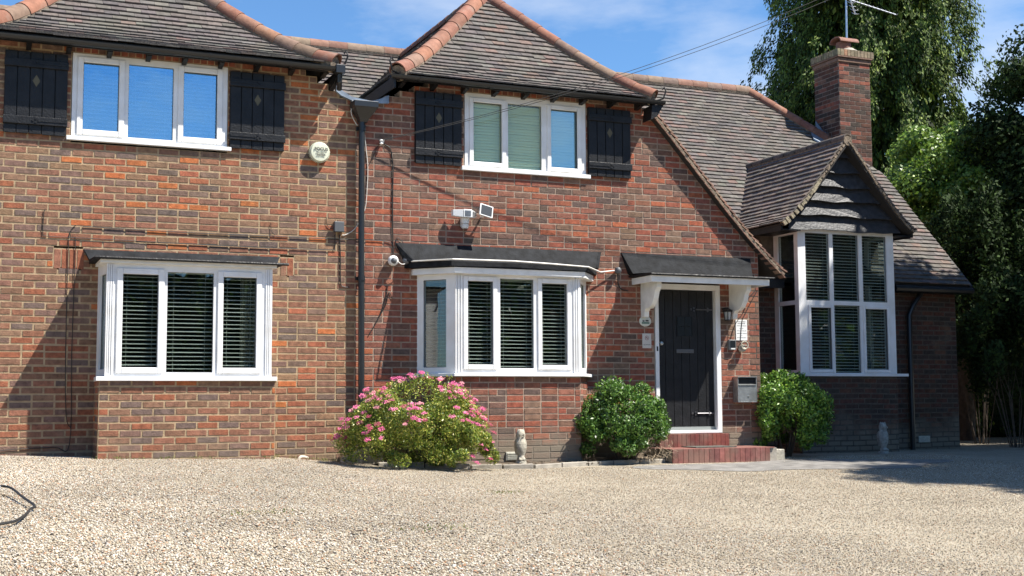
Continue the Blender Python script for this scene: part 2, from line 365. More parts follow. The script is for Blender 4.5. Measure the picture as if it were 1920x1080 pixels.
ng.interface.new_socket('Geometry', in_out='INPUT', socket_type='NodeSocketGeometry'); ng.interface.new_socket('Geometry', in_out='OUTPUT', socket_type='NodeSocketGeometry')
gi = ng.nodes.new('NodeGroupInput'); gout = ng.nodes.new('NodeGroupOutput'); ip = ng.nodes.new('GeometryNodeInstanceOnPoints')
ci = ng.nodes.new('GeometryNodeCollectionInfo'); ci.inputs['Collection'].default_value = pcoll; ci.inputs['Separate Children'].default_value = True; ci.inputs['Reset Children'].default_value = True
ip.inputs['Pick Instance'].default_value = True
def nattr(nm):
    a = ng.nodes.new('GeometryNodeInputNamedAttribute'); a.data_type = 'FLOAT'; a.inputs['Name'].default_value = nm; return a.outputs['Attribute']
cx_ = ng.nodes.new('ShaderNodeCombineXYZ'); rr_ = nattr('prot')
ng.links.new(rr_, cx_.inputs[2])
m2 = ng.nodes.new('ShaderNodeMath'); m2.operation = 'SINE'; ng.links.new(rr_, m2.inputs[0]); ng.links.new(m2.outputs[0], cx_.inputs[0])
e2r = ng.nodes.new('FunctionNodeEulerToRotation'); ng.links.new(cx_.outputs[0], e2r.inputs[0])
mi = ng.nodes.new('ShaderNodeMath'); mi.operation = 'MULTIPLY'; mi.inputs[1].default_value = 997.0; ng.links.new(nattr('pcol'), mi.inputs[0])
f2i = ng.nodes.new('FunctionNodeFloatToInt'); ng.links.new(mi.outputs[0], f2i.inputs[0]); ng.links.new(f2i.outputs[0], ip.inputs['Instance Index'])
m2p = ng.nodes.new('GeometryNodeMeshToPoints')
ng.links.new(gi.outputs[0], m2p.inputs['Mesh']); ng.links.new(m2p.outputs[0], ip.inputs['Points']); ng.links.new(ci.outputs[0], ip.inputs['Instance'])
ng.links.new(e2r.outputs[0], ip.inputs['Rotation']); ng.links.new(nattr('psize'), ip.inputs['Scale'])
ng.links.new(ip.outputs[0], gout.inputs[0])
md = go.modifiers.new('scatter', 'NODES'); md.node_group = ng

# ------------------------------------------------------------------ the house
house = empty('brick_house', (0, 0, 0), 'two-storey red brick house with black shutters, white windows and steep clay tile roofs', 'house')
# palettes (linear albedo, weight)
PL = [((.23, .13, .092), 5), ((.19, .13, .105), 4), ((.27, .135, .088), 5), ((.33, .125, .072), 3.6), ((.44, .155, .06), 1.5), ((.25, .165, .105), 2.6), ((.155, .122, .108), 1.8)]
PR = [((.27, .095, .062), 5), ((.225, .095, .070), 4.5), ((.165, .10, .078), 3.2), ((.20, .135, .10), 2.2), ((.34, .115, .062), 1.6), ((.12, .09, .078), 2), ((.25, .115, .08), 4)]
PD = [((.115, .055, .042), 5), ((.085, .055, .045), 4), ((.072, .058, .05), 3), ((.14, .065, .045), 2)]  # dark brick: dirty chimney, and the right-hand walls' shade put into the colour
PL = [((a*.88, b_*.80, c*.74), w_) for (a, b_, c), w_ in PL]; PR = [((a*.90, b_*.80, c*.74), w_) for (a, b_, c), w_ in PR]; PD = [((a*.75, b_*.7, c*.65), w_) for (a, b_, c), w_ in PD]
def pick(pal):
    c = rnd.choices([p[0] for p in pal], [p[1] for p in pal])[0]; k = 1+.22*(rnd.random()-.5)
    return tuple(max(0, v*k*(1+.08*(rnd.random()-.5))) for v in c)
BR = []     # every brick: (centre, dir, len, height, depth, tint, parent, in_view)
def cam_xy(p):
    d = Vector(p)-CAM; z = d.dot(f)
    return (960+2400*d.dot(r2)/z, 540-2400*d.dot(u2)/z, z)
def brickwall(name, o, d, length, z0, z1, mort, pal, holes=(), clip=None, off=0., bl=.225, bh=.075, parent=None, thick=.2, zoff=0., headers=.0, joint=.0145, capital=True, pal2=None, xsplit=None, mort2=None):
    """o: (x, y) start, d: unit direction along the wall; outward normal is (d.y, -d.x)"""
    d = Vector((d[0], d[1], 0)).normalized(); nrm = Vector((d.y, -d.x, 0)); O = Vector((o[0], o[1], 0))
    mA, mB = MB(), MB()
    w_ = MB().build(name, mort, parent or house)
    n = 0; z = math.floor((z0-zoff)/bh)*bh+zoff
    while z < z1-.005:
        za, zb = max(z, z0), min(z+bh, z1); zm = (za+zb)/2
        iv = [(0., length)]
        if clip: iv = clip(zm)
        for (hx0, hx1, hz0, hz1) in holes:
            if hz0 < zm < hz1:
                out = []
                for a, c in iv:
                    if hx1 <= a or hx0 >= c: out.append((a, c)); continue
                    if hx0 > a: out.append((a, hx0))
                    if hx1 < c: out.append((hx1, c))
                iv = out
        for a, c in iv:
            if c-a < .01: continue
            parts = [(a, c, mA)]
            if xsplit is not None and a < xsplit < c: parts = [(a, xsplit, mA), (xsplit, c, mB)]
            elif xsplit is not None and a >= xsplit: parts = [(a, c, mB)]
            for a_, c_, mm in parts:
                p0 = O+d*a_-nrm*.001; p1 = O+d*c_-nrm*.001
                q0 = p0-nrm*thick; q1 = p1-nrm*thick
                v = [(p0.x, p0.y, za), (p1.x, p1.y, za), (q1.x, q1.y, za), (q0.x, q0.y, za), (p0.x, p0.y, zb), (p1.x, p1.y, zb), (q1.x, q1.y, zb), (q0.x, q0.y, zb)]
                mm.add(v, [(0, 3, 2, 1), (4, 5, 6, 7), (0, 1, 5, 4), (1, 2, 6, 5), (2, 3, 7, 6), (3, 0, 4, 7)])
            s = off+(bl/2 if n % 2 else 0)-bl*2; 
            while s < c:
                L_ = bl if rnd.random() > headers else bl*.5
                e_ = s+L_; a1, c1_ = max(s, a), min(e_, c)
                if c1_-a1 > .035 and zb-za > .03:
                    pp = pal if (xsplit is None or (a1+c1_)/2 < xsplit) else pal2
                    jj = joint if pp is pal else joint*.72
                    cen = O+d*((a1+c1_)/2+(rnd.random()-.5)*.003)
                    BR.append((cen, d, nrm, c1_-a1-jj-(rnd.random()*.003), zb-za-jj-(rnd.random()*.002), (za+zb)/2+(rnd.random()-.5)*.005+.004*math.sin((a1+c1_)*.8+zm*1.3)+.003*math.sin((a1+c1_)*2.3+zm*4), pick(pp), w_))
                s = e_
        n += 1; z += bh
    mA_ = mA
    me = w_.data
    V = mA_.v+mB.v; F = mA_.f+[tuple(i+len(mA_.v) for i in q) for q in mB.f]
    me.from_pydata(V, [], F)
    if mort2:
        me.materials.append(mort2); me.polygons.foreach_set('material_index', [0]*len(mA_.f)+[1]*len(mB.f))
    return w_
def soldiers(wall, x0, x1, z0, z1, pal, y=0, step=.078):
    x = x0
    while x < x1-.04:
        BR.append((Vector((x+step/2, y, 0)), Vector((1, 0, 0)), Vector((0, -1, 0)), step-.011, z1-z0-.01, (z0+z1)/2, pick(pal), wall)); x += step
# facade: openings
VERGE = [(2.33, 10.03), (2.55, 9.86), (2.85, 9.58), (3.2, 9.24), (3.6, 8.86), (4.0, 8.50), (4.37, 8.14), (4.9, 7.6)]
def facade_clip(z):
    end = 9.78 if z < 2.36 else min(9.78, interp(z, VERGE))
    if z > 4.16:     # notch of the valley between the two wings
        return [(-.6, 4.27-max(0, .16+(z-4.2)*1.8)), (4.27+max(0, .17+(z-4.2)*2.4), end)]
    return [(-.6, end)]
holes = [(1.045, 2.715, 3.50, 4.45), (5.575, 7.225, 3.475, 4.43), (1.45, 3.07, .95, 2.20), (5.0, 7.15, 1.0, 2.2), (8.18, 9.17, .0, 2.17),
         (1.0, 2.76, 4.45, 4.60), (5.53, 7.27, 4.43, 4.60), (.905, 1.20, 2.09, 2.32), (3.33, 3.49, 2.09, 2.32)]
front = brickwall('front_wall', (0, 0), (1, 0), 10, -.35, 4.53, MORT_L, PL, holes, facade_clip, off=.05, pal2=PR, xsplit=4.215, mort2=MORT_R, headers=.02, zoff=.017)
soldiers(front, 1.0, 2.76, 4.45, 4.60, PR); soldiers(front, 5.53, 7.27, 4.43, 4.60, PR)
soldiers(front, .905, 1.20, 2.09, 2.32, PL[2:5]); soldiers(front, 3.33, 3.49, 2.09, 2.32, PL[2:5])
for q in ((1.0, 2.76, .001, .2, 4.45, 4.6), (5.53, 7.27, .001, .2, 4.43, 4.6), (.905, 1.2, .001, .2, 2.09, 2.32), (3.33, 3.49, .001, .2, 2.09, 2.32)): MB().box(*q).build('mortar_bed', MORT_L, front)
# bay one brick base (box) and bay two base (splayed)
B1 = [(1.345, .0), (1.345, -.5), (3.18, -.5), (3.18, .0)]
bw = brickwall('bay_wall', (1.345, -.5), (1, 0), 1.835, -.2, .915, MORT_L, PL, zoff=.02, off=.1, thick=.08)
brickwall('bay_wall', (1.345, -.005), (0, -1), .495, -.2, .915, MORT_L, PL, zoff=.02, off=.06, thick=.08)
brickwall('bay_wall', (3.18, -.5), (0, 1), .495, -.2, .915, MORT_L, PL, zoff=.02, off=.06, thick=.08)
def unit(a, b):
    v = Vector((b[0]-a[0], b[1]-a[1])); return (v.normalized().x, v.normalized().y), v.length
B2 = [(4.97, 0.), (5.30, -.4), (6.92, -.4), (7.21, 0.)]
for a, c in zip(B2, B2[1:]):
    dd, ln = unit(a, c); brickwall('bay_wall', a, dd, ln, -.2, .96, MORT_R, PR, zoff=-.01, off=.08, thick=.06, headers=.12, joint=.011)
# right-hand return of the wing, recessed wall, bay three base, end wall
brickwall('side_wall', (9.78, 0), (0, 1), 1.4, -.35, 2.3, MORT_D, PR, thick=.15)
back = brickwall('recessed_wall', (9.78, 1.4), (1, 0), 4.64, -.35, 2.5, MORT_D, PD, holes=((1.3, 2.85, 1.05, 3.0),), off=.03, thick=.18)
mb = MB(); mb.box(10.8, 12.95, 1.41, 1.58, 2.5, 3.12); mb.build('wall_infill', MORT_D, house)
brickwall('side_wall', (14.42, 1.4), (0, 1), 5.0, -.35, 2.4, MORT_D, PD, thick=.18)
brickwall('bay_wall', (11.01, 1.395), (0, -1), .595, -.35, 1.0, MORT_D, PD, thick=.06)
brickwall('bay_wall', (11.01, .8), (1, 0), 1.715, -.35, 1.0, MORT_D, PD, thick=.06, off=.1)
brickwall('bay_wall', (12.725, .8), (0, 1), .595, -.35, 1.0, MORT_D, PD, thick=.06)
# blind outer shell (left, back, gable fill) so the house is closed
mb = MB(); mb.box(-1.2, -1.0, .25, 8.1, -.3, 4.5); mb.box(-1.0, 14.3, 7.9, 8.1, -.3, 2.6); mb.box(-1.2, -.6, .01, .2, -.3, 4.5)
mb.build('rear_wall', MORT_R, house)
mb = MB(); mb.prism([(14.25, 1.6, 2.4), (14.25, 7.9, 2.4), (14.25, 6.4, 4.1), (14.25, 3.1, 4.2)], (.1, 0, 0)); mb.build('gable_wall', MORT_R, house)

# chimney
CH = (13.93, 14.60, 3.5, 4.19)
chim = MB(); chim.box(CH[0]+.001, CH[1]-.001, CH[2]+.001, CH[3]-.001, 3.6, 6.60); chimney = chim.build('chimney', mat('old_mortar', (.24, .19, .155), .95, .3, 14, .6, 120), house)
def chimney_face(o, d, ln, z0, z1, depth=0):
    d = Vector((*d, 0)); nrm = Vector((d.y, -d.x, 0)); z = z0; n = 0
    while z < z1-.01:
        s = -.0 if n % 2 == 0 else -.112
        while s < ln-.01:
            e_ = min(s+.2235, ln); a = max(s, 0)
            if e_-a > .03:
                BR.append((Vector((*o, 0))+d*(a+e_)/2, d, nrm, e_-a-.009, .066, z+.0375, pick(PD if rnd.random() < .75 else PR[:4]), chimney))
            s += .2235
        z += .075; n += 1
for o_, d_, ln in (((CH[0], CH[2]), (1, 0), .67), ((CH[0], CH[3]), (0, -1), .69), ((CH[1], CH[2]), (0, 1), .69)):
    chimney_face(o_, d_, ln, 3.9, 6.525)
mb = MB()
mb.box(CH[0]-.02, CH[1]+.02, CH[2]-.02, CH[3]+.02, 6.53, 6.60); mb.box(CH[0]-.042, CH[1]+.042, CH[2]-.042, CH[3]+.042, 6.605, 6.632)
mb.build('chimney_corbel', mat('corbel_tile', (.20, .12, .085), .9, .3, 20, .5), house, bevel=.005)
mb = MB(); x = CH[0]-.04
while x < CH[1]+.03:
    for sd in (0, 1):
        y0 = CH[2]-.04 if sd == 0 else CH[3]-.07
        mb.box(x, x+.062, y0, y0+.11, 6.638, 6.75, tint=pick([((.25, .2, .13), 2), ((.19, .16, .1), 2), ((.3, .17, .1), 1)]))
    x += .0715
y = CH[2]+.075
while y < CH[3]-.07:
    for x0 in (CH[0]-.04, CH[1]-.07): mb.box(x0, x0+.11, y, y+.06, 6.638, 6.75, tint=pick([((.25, .2, .13), 2), ((.19, .16, .1), 2)]))
    y += .07
mb.build('capping_bricks', BRICK, chimney, kind='stuff')
mb = MB(); mb.box(CH[0]+.02, CH[1]-.02, CH[2]+.02, CH[3]-.02, 6.6, 6.765); mb.lathe((14.27, 3.72, 6.76), [(.24, 0), (.16, .05), (.14, .07)]); mb.build('flaunching', CONC, chimney)
mb = MB(); mb.lathe((14.22, 3.72, 6.80), [(.135, 0), (.13, .14), (.11, .15)], n=18)
pts = []; rings = []
for k in range(2):
    ring = []
    for i in range(13):
        a = math.pi*i/12; ring.append((14.04+.40*k, 3.72-.16*math.cos(a), 6.93+.10*math.sin(a)))
    for i in range(12, -1, -1):
        a = math.pi*i/12; ring.append((14.04+.40*k, 3.72-.14*math.cos(a), 6.93+.08*math.sin(a)))
    rings.append(ring)
mb.loft(rings); mb.build('chimney_pot', mat('terracotta', (.21, .095, .065), .8, .3, 14, .3), chimney, smooth=True)

# ------------------------------------------------------------------ brick objects
def seen(p, margin=15):
    x, y, z = cam_xy(p); return z > 0 and -margin < x < 1920+margin and -margin < y < 1080+margin
HIDE = [(650, 890, 725, 870), (1100, 1255, 730, 860), (1425, 1550, 715, 850)]
def bvis(b):
    p = Vector((b[0].x, b[0].y, b[5]))
    if not seen(p, -6): return False
    if b[2].dot(p-CAM) > 0: return False
    x, y, z = cam_xy(p)
    if any(a < x < c and e_ < y < g_ for a, c, e_, g_ in HIDE): return False
    if b[0].y > -.01 and b[5] < .95 and (1.33 < b[0].x < 3.2 or 4.9 < b[0].x < 7.3): return False
    return True
def barea(b):
    p = Vector((b[0].x, b[0].y, b[5])); v = (p-CAM); return -b[3]*b[4]*(b[2].dot(v.normalized()))/v.length_squared
vis = [b for b in BR if bvis(b)]; vis.sort(key=barea, reverse=True)
single = set(id(b) for b in vis[:300])
BM = {}
def brick_mesh(pal_key):
    me = bpy.data.meshes.new('brick'); c = .5; k = .47
    vs = [(-.5, 0, -.5), (.5, 0, -.5), (.5, 0, .5), (-.5, 0, .5), (-.487, -1, -.45), (.487, -1, -.45), (.487, -1, .45), (-.487, -1, .45)]
    me.from_pydata(vs, [], [(4, 5, 6, 7), (0, 1, 5, 4), (1, 2, 6, 5), (2, 3, 7, 6), (3, 0, 4, 7)])
    at = me.attributes.new('tint', 'FLOAT_COLOR', 'FACE'); a = np.ones((5, 4), np.float32); a[:, :3] = pal_key; at.data.foreach_set('color', a.ravel())
    me.materials.append(BRICK); return me
VAR_L = [pick(PL) for _ in range(14)]; VAR_R = [pick(PR) for _ in range(12)]
stuffs = {}
for b in BR:
    cen, d, nrm, L_, H_, zc, tint, par = b
    if id(b) in single:
        isL = cen.x < 4.215
        pool = VAR_L if isL else VAR_R
        key = min(range(len(pool)), key=lambda i: sum((a-c)**2 for a, c in zip(pool[i], tint)))
        if (isL, key) not in BM: BM[(isL, key)] = brick_mesh(pool[key])
        o = bpy.data.objects.new('brick', BM[(isL, key)]); COL.objects.link(o); o.parent = par
        o.location = (cen.x-nrm.x*.008, cen.y-nrm.y*.008, zc)-wloc(par) if False else Vector((cen.x-nrm.x*.008, cen.y-nrm.y*.008, zc))
        o.rotation_euler = (0, 0, math.atan2(d.y, d.x)); o.scale = (L_, .0095+rnd.random()*.003, H_)
    else:
        mb = stuffs.setdefault(par.name, (par, MB()))[1]
        dp = .0095+rnd.random()*.003; c = Vector((cen.x, cen.y, zc))-nrm*.008; vs = []
        for (sx, sy, sz_) in ((-.5, 0, -.5), (.5, 0, -.5), (.5, 0, .5), (-.5, 0, .5), (-.487, 1, -.45), (.487, 1, -.45), (.487, 1, .45), (-.487, 1, .45)):
            vs.append(c+d*(sx*L_)+nrm*(sy*dp)+Vector((0, 0, sz_*H_)))
        mb.add(vs, [(4, 5, 6, 7), (0, 1, 5, 4), (1, 2, 6, 5), (2, 3, 7, 6), (3, 0, 4, 7)], tint)
for par, mb in stuffs.values(): mb.build('bricks', BRICK, par, kind='stuff')

# ------------------------------------------------------------------ roofs
TP = [((.105, .092, .083), 8), ((.092, .083, .077), 6), ((.118, .096, .084), 5), ((.13, .09, .076), 1.6), ((.075, .068, .063), 2.4), ((.12, .11, .098), 4)]
TPR = [((.26, .15, .11), 4), ((.20, .12, .09), 4), ((.30, .2, .15), 2)]
TL = []     # tiles: (centre, a(across), s(upslope), n, width, len, tint, parent)
def roofplane(name, O, a, s, poly, pal=TP, tw=.165, gauge=.10, under=True, parent=None, extra=0, jit=.004, bell=None):
    """O eave origin; a unit along eave, s unit up slope; poly: list of (along, up) bounding the plane"""
    O = Vector(O); a = Vector(a).normalized(); s = Vector(s).normalized(); n = a.cross(s).normalized()
    if n.z < 0: n = -n
    def drop(q):
        if not bell: return 0.
        t = min(1, max(0, q/bell[1])); return bell[0]*t*(1-t)**2
    def xr(qm):
        o_ = []
        for (p0, q0), (p1, q1) in zip(poly, poly[1:]+poly[:1]):
            if (q0-qm)*(q1-qm) <= 0 and q0 != q1: o_.append(p0+(p1-p0)*(qm-q0)/(q1-q0))
        return min(o_), max(o_)
    mb = MB()
    if not bell: mb.prism([O+a*p+s*q-n*.012 for p, q in poly], -n*.05)
    else:
        Z_ = Vector((0, 0, 1)); top_ = max(q for _, q in poly); ns = 12
        for k in range(ns):
            qa, qb = top_*k/ns+1e-4, top_*(k+1)/ns-1e-4; (l0, r0), (l1, r1) = xr(qa), xr(qb)
            mb.prism([O+a*p+s*q-n*.012-Z_*drop(q) for p, q in ((l0, qa), (r0, qa), (r1, qb), (l1, qb))], -n*.05)
    R_ = mb.build(name, mat(name+'_batten', (.03, .027, .025), .9) if name+'_batten' not in MATS else MATS[name+'_batten'], parent or house)
    qs = [q for _, q in poly]; q = min(qs); k = 0
    while q < max(qs)-.02:
        qm = q+gauge*.5
        xs_ = []
        for (p0, q0), (p1, q1) in zip(poly, poly[1:]+poly[:1]):
            if (q0-qm)*(q1-qm) < 0: xs_.append(p0+(p1-p0)*(qm-q0)/(q1-q0))
        xs_.sort()
        for x0, x1 in zip(xs_[::2], xs_[1::2]):
            x = math.floor(x0/tw)*tw+(tw/2 if k % 2 else 0)-tw
            sag = 0
            while x < x1:
                l_, r_ = max(x, x0), min(x+tw, x1)
                if r_-l_ > .02:
                    up = gauge+.03
                    lift = .026+rnd.random()*jit*2
                    cx2 = (l_+r_)/2
                    slip = -.022 if rnd.random() < .006 else 0
                    c = O+a*cx2+s*(q+up/2-.004+slip+(rnd.random()-.5)*.008)+n*(lift*.5+.004)-Vector((0, 0, drop(q+up/2)))
                    tilt = -(lift-.004)/up
                    s2 = (s+n*tilt-Vector((0, 0, 1))*((drop(q+up)-drop(q))/up)).normalized(); n2 = a.cross(s2).normalized()
                    if n2.z < 0: n2 = -n2
                    TL.append((c, a, s2, n2, (r_-l_)-.003, up, pick(pal), R_, lift))
                x += tw
        q += gauge; k += 1
    return R_
# wing one hip front: eave y=-.28 z=4.50
sl = 1/math.sqrt(1+.92**2)
E1 = -.225; Z1 = 4.545
ap1 = Vector((1.80, 1.53, Z1+.92*(1.53-E1)))
up1 = (1.53-E1)/sl
roofplane('front_hip_roof', (0, E1, Z1), (1, 0, 0), (0, sl, .92*sl), [(-.02, 0), (3.92, 0), (1.80, up1)], bell=(.95, up1))
# wing one sides
def sideplane(name, foot, apex, back_y, sign, pal=TP, coef=.0):
    # plane through eave line x=foot.x (along +y) and ridge line through apex (along +y)
    dx = apex.x-foot.x; dz = apex.z-foot.z; ln = math.hypot(dx, dz)
    s = Vector((dx, 0, dz)).normalized(); dy = apex.y-foot.y
    return roofplane(name, foot, (0, 1, 0), s, [(0, 0), (dy, ln), (back_y-foot.y, ln), (back_y-foot.y, 0)], pal, bell=(coef, ln) if coef else None)
sideplane('wing_side_roof', Vector((3.92, E1, Z1)), ap1, 5.2, 1, coef=.95)
sideplane('wing_side_roof', Vector((-.02, E1, Z1)), ap1, 5.2, -1, coef=.95)
# wing two
ap2 = Vector((6.40, 1.40, Z1+1.0*(1.40+.28)))
s2_ = 1/math.sqrt(2)
E2 = -.235; Z2 = 4.51
ap2.z = Z2+(1.40-E2)*.985; sl2 = 1/math.sqrt(1+.985**2)
roofplane('front_hip_roof', (0, E2, Z2), (1, 0, 0), (0, sl2, .985*sl2), [(4.62, 0), (8.10, 0), (6.40, (1.40-E2)/sl2)], bell=(.62, (1.40-E2)/sl2))
sideplane('wing_side_roof', Vector((4.62, E2, Z2)), ap2, 5.2, -1, coef=.62)
# catslide: continues right-hand side of wing two down to x=10.1
def mainz(y): return 2.42+1.03*(y-1.15)
up_c = Vector((8.10-6.40, 0, 0))
sideplane('wing_side_roof', Vector((8.10, E2, Z2)), ap2, 5.2, 1, coef=.62)
cat_top = Vector((8.14, 0, 4.42)); cat_bot = Vector((10.16, 0, 2.36))
cs = (cat_top-cat_bot); cl_ = cs.length; cs.normalize()
def ym(z): return 1.15+(z-2.42)/1.03
roofplane('catslide_roof', (10.16, -.09, 2.36), (0, 1, 0), cs, [(0, 0), (0, cl_), (ym(4.42)+.09+.1, cl_), (ym(2.36)+.09+.1, 0)], TPR, gauge=.095, bell=(.55, cl_))
# main roof front slope, half-hipped at the right end
ms = 1/math.sqrt(1+1.03**2); MUP = (4.78-1.15)/ms
HX = 12.90
hy0 = (4.78-(14.50-HX))  # y where hip meets verge
roofplane('main_roof', (0, 1.15, 2.42), (1, 0, 0), (0, ms, 1.03*ms), [(8.0, 0), (14.50, 0), (14.56, (hy0-1.15)/ms), (HX, MUP), (-1.2, MUP), (-1.2, (3.0-1.15)/ms), (6.4, (3.0-1.15)/ms)])
# rear slope and half hip end
mb = MB(); mb.prism([(-1.2, 4.78, 6.15), (HX, 4.78, 6.15), (14.5, 6.4, 4.48), (14.5, 8.2, 2.63), (-1.2, 8.2, 2.63)], (0, 0, -.06)); mb.build('rear_roof', MATS['main_roof_batten'], house)
roofplane('end_hip_roof', (14.56, hy0, 6.16-1.03*(14.56-HX)), (0, 1, 0), (-ms, 0, 1.03*ms), [(0, 0), (2*(4.78-hy0), 0), (4.78-hy0, (14.56-HX)/ms)])
# dormer roof over bay three
DR = Vector((11.77, .58, 4.44)); DLx, DRx = 10.58, 12.97; DZ = 3.15
for foot, pal in ((Vector((DLx, .58, DZ)), [((.13, .11, .10), 4), ((.17, .14, .12), 4), ((.10, .09, .085), 3)]), (Vector((DRx, .58, DZ)), TP)):
    sv = (DR-foot); ln = sv.length; sv.normalize()
    yt, yb = ym(DR.z)-.58+.06, ym(DZ)-.58+.06
    roofplane('dormer_roof', foot, (0, 1, 0), sv, [(0, 0), (0, ln), (yt, ln), (yb, 0)], pal, gauge=.095, bell=(.62, ln))
mb = MB(); mb.tube([(8.05, 3.15, 4.35), (8.6, 2.9, 4.1), (10.16, 1.1, 2.42)], .03, 6); mb.build('valley_lining', LEAD, house)

# tile objects
def tvis(t):
    if not seen(t[0], -4) or t[3].dot(t[0]-CAM) > 0: return False
    if t[7].name.startswith('main_roof'):
        return t[0].x > 9.5 or t[0].z > 5.2
    return not t[7].name.startswith('wing_side')
tv = [t for t in TL if tvis(t)]; tv.sort(key=lambda t: -t[4]*(-(t[3].dot((t[0]-CAM).normalized())))/(t[0]-CAM).length_squared)
tsing = set(id(t) for t in tv[:300])
TV = [pick(TP) for _ in range(14)]; TM = {}
def tile_mesh(c):
    me = bpy.data.meshes.new('roof_tile')
    vs = [(-.5, -.5, -.5), (.5, -.5, -.5), (.5, .5, -.5), (-.5, .5, -.5), (-.5, -.5, .5), (.5, -.5, .5), (.5, .5, .5), (-.5, .5, .5)]
    me.from_pydata(vs, [], [(0, 3, 2, 1), (4, 5, 6, 7), (0, 1, 5, 4), (1, 2, 6, 5), (2, 3, 7, 6), (3, 0, 4, 7)])
    at = me.attributes.new('tint', 'FLOAT_COLOR', 'FACE'); a = np.ones((6, 4), np.float32); a[:, :3] = c; at.data.foreach_set('color', a.ravel())
    me.materials.append(TILE); return me
st = {}
for t in TL:
    c, a, s, n, wd, ln, tint, par, lift = t
    if id(t) in tsing:
        k = min(range(14), key=lambda i: sum((p-q)**2 for p, q in zip(TV[i], tint)))
        if k not in TM: TM[k] = tile_mesh(TV[k])
        o = bpy.data.objects.new('roof_tile', TM[k]); COL.objects.link(o); o.parent = par
        m_ = Matrix((a, s, a.cross(s))).transposed().to_4x4(); o.matrix_local = Matrix.Translation(c) @ m_ @ Matrix.Diagonal((wd, ln, .017, 1))
    else:
        st.setdefault(par.name, (par, MB()))[1].obox(c, a, s, n, wd/2, ln/2, .0085, tint)
for par, mb in st.values(): mb.build('roof_tiles', TILE, par, kind='stuff')

# hip and ridge tiles
HPAL = [((.225, .105, .068), 4), ((.20, .088, .06), 3), ((.19, .12, .088), 2), ((.25, .13, .085), 2)]
def capline(name, A, B, rad=.105, seg=.30, pal=HPAL, sag=.0, flare=1.09, arc=200, parent=house, bed=True, start=0, lift=0):
    A, B = Vector(A), Vector(B); ln = (B-A).length; t = (B-A).normalized(); n = max(1, round(ln/seg)); step = ln/n
    side = t.cross(Vector((0, 0, 1))).normalized(); up = side.cross(t).normalized()
    def P(q): return A+(B-A)*q - Vector((0, 0, 1))*sag*q*(1-q)**2 + up*lift
    for i in range(n):
        mb = MB(); rings = []
        p0, p1 = P(i/n), P((i+1)/n+.0)
        p1 = p1+(p1-p0).normalized()*.02
        for k, (pp, rr) in enumerate(((p0, rad*flare), (p1, rad))):
            ring = []
            for j in range(11):
                an = math.radians(90-arc/2+arc*j/10); ring.append(pp+side*math.cos(an)*rr+up*math.sin(an)*rr)
            for j in range(10, -1, -1):
                an = math.radians(90-arc/2+arc*j/10); ring.append(pp+side*math.cos(an)*(rr-.016)+up*math.sin(an)*(rr-.016))
            rings.append(ring)
        mb.loft(rings, True, tint=pick(pal)); mb.build(name, HIP, parent, smooth=True, loc=tuple(p0))
    if bed:
        mb = MB(); mb.tube([P(i/n)-up*.03 for i in range(n+1)], rad*.98, 10); mb.build('mortar_bedding', MORTVERGE, parent)
hips = house
capline('hip_tile', (3.90, E1-.01, Z1+.02), ap1, sag=.95)
capline('hip_tile', (-.0, E1-.01, Z1+.02), ap1, rad=.11, sag=.95)
capline('hip_tile', (4.64, E2-.01, Z2+.03), ap2, rad=.10, sag=.62)
capline('hip_tile', (8.08, E2-.01, Z2+.03), ap2, rad=.095, sag=.62)
capline('ridge_tile', (-1.1, 4.78, 6.17), (HX, 4.78, 6.17), rad=.11, pal=[((.20, .11, .078), 3), ((.20, .145, .105), 3), ((.17, .115, .09), 2)], flare=1.03)
capline('hip_tile', (14.2, 4.78-(14.2-HX), 6.16-1.03*(14.2-HX)+.03), (HX, 4.78, 6.17), rad=.10, pal=HPAL)
capline('ridge_tile', DR+Vector((0, -.01, .0)), (11.77, ym(DR.z)+.1, DR.z), rad=.075, pal=[((.12, .095, .08), 1), ((.09, .08, .07), 1)], flare=1.0)
capline('ridge_tile', ap1, (ap1.x, 4.7, ap1.z), rad=.1, bed=False); capline('ridge_tile', ap2, (ap2.x, 4.7, ap2.z), rad=.1, bed=False)
# hip irons
for hx, hy, hz, sx in ((3.99, E1-.07, Z1+.0, 1), (4.56, E2-.07, Z2+.02, -1), (8.18, E2-.08, Z2, 1)):
    mb = MB(); mb.tube([(hx-.10*sx, hy+.06, hz-.03), (hx, hy, hz), (hx+.035*sx, hy-.01, hz+.10), (hx+.015*sx, hy, hz+.15), (hx-.01*sx, hy, hz+.12)], .011, 6); mb.build('hip_iron', BLACKP, house)
# verge: mortar, undercloak
def vergeline(pts, y, m, wdt=.05, h=.035, nm='verge_mortar'):
    mb = MB()
    for (x0, z0), (x1, z1) in zip(pts, pts[1:]):
        n = max(1, int(math.hypot(x1-x0, z1-z0)/.05))
        for i in range(n):
            q = (i+.5)/n; x, z = x0+(x1-x0)*q, z0+(z1-z0)*q; d_ = Vector((x1-x0, 0, z1-z0)).normalized(); nn = Vector((-d_.z, 0, d_.x))
            mb.obox((x+rnd.uniform(-.004, .004), y+wdt/2, z), d_, (0, 1, 0), nn, .027, wdt/2+rnd.uniform(-.006, .012), h/2*rnd.uniform(.7, 1.25))
    mb.build(nm, m, house)
def curve(x0, z0, x1, z1, coef, a=0., b=1., n=14):     # from the foot (x0, z0) up to (x1, z1)
    return [(x0+(x1-x0)*t, z0+(z1-z0)*t-coef*t*(1-t)**2) for t in [a+(b-a)*k/n for k in range(n+1)]]
vg = curve(10.14, 2.34, 8.12, 4.40, .55)
vergeline(vg, -.095, MORTVERGE, .10, .03)
mb = MB()
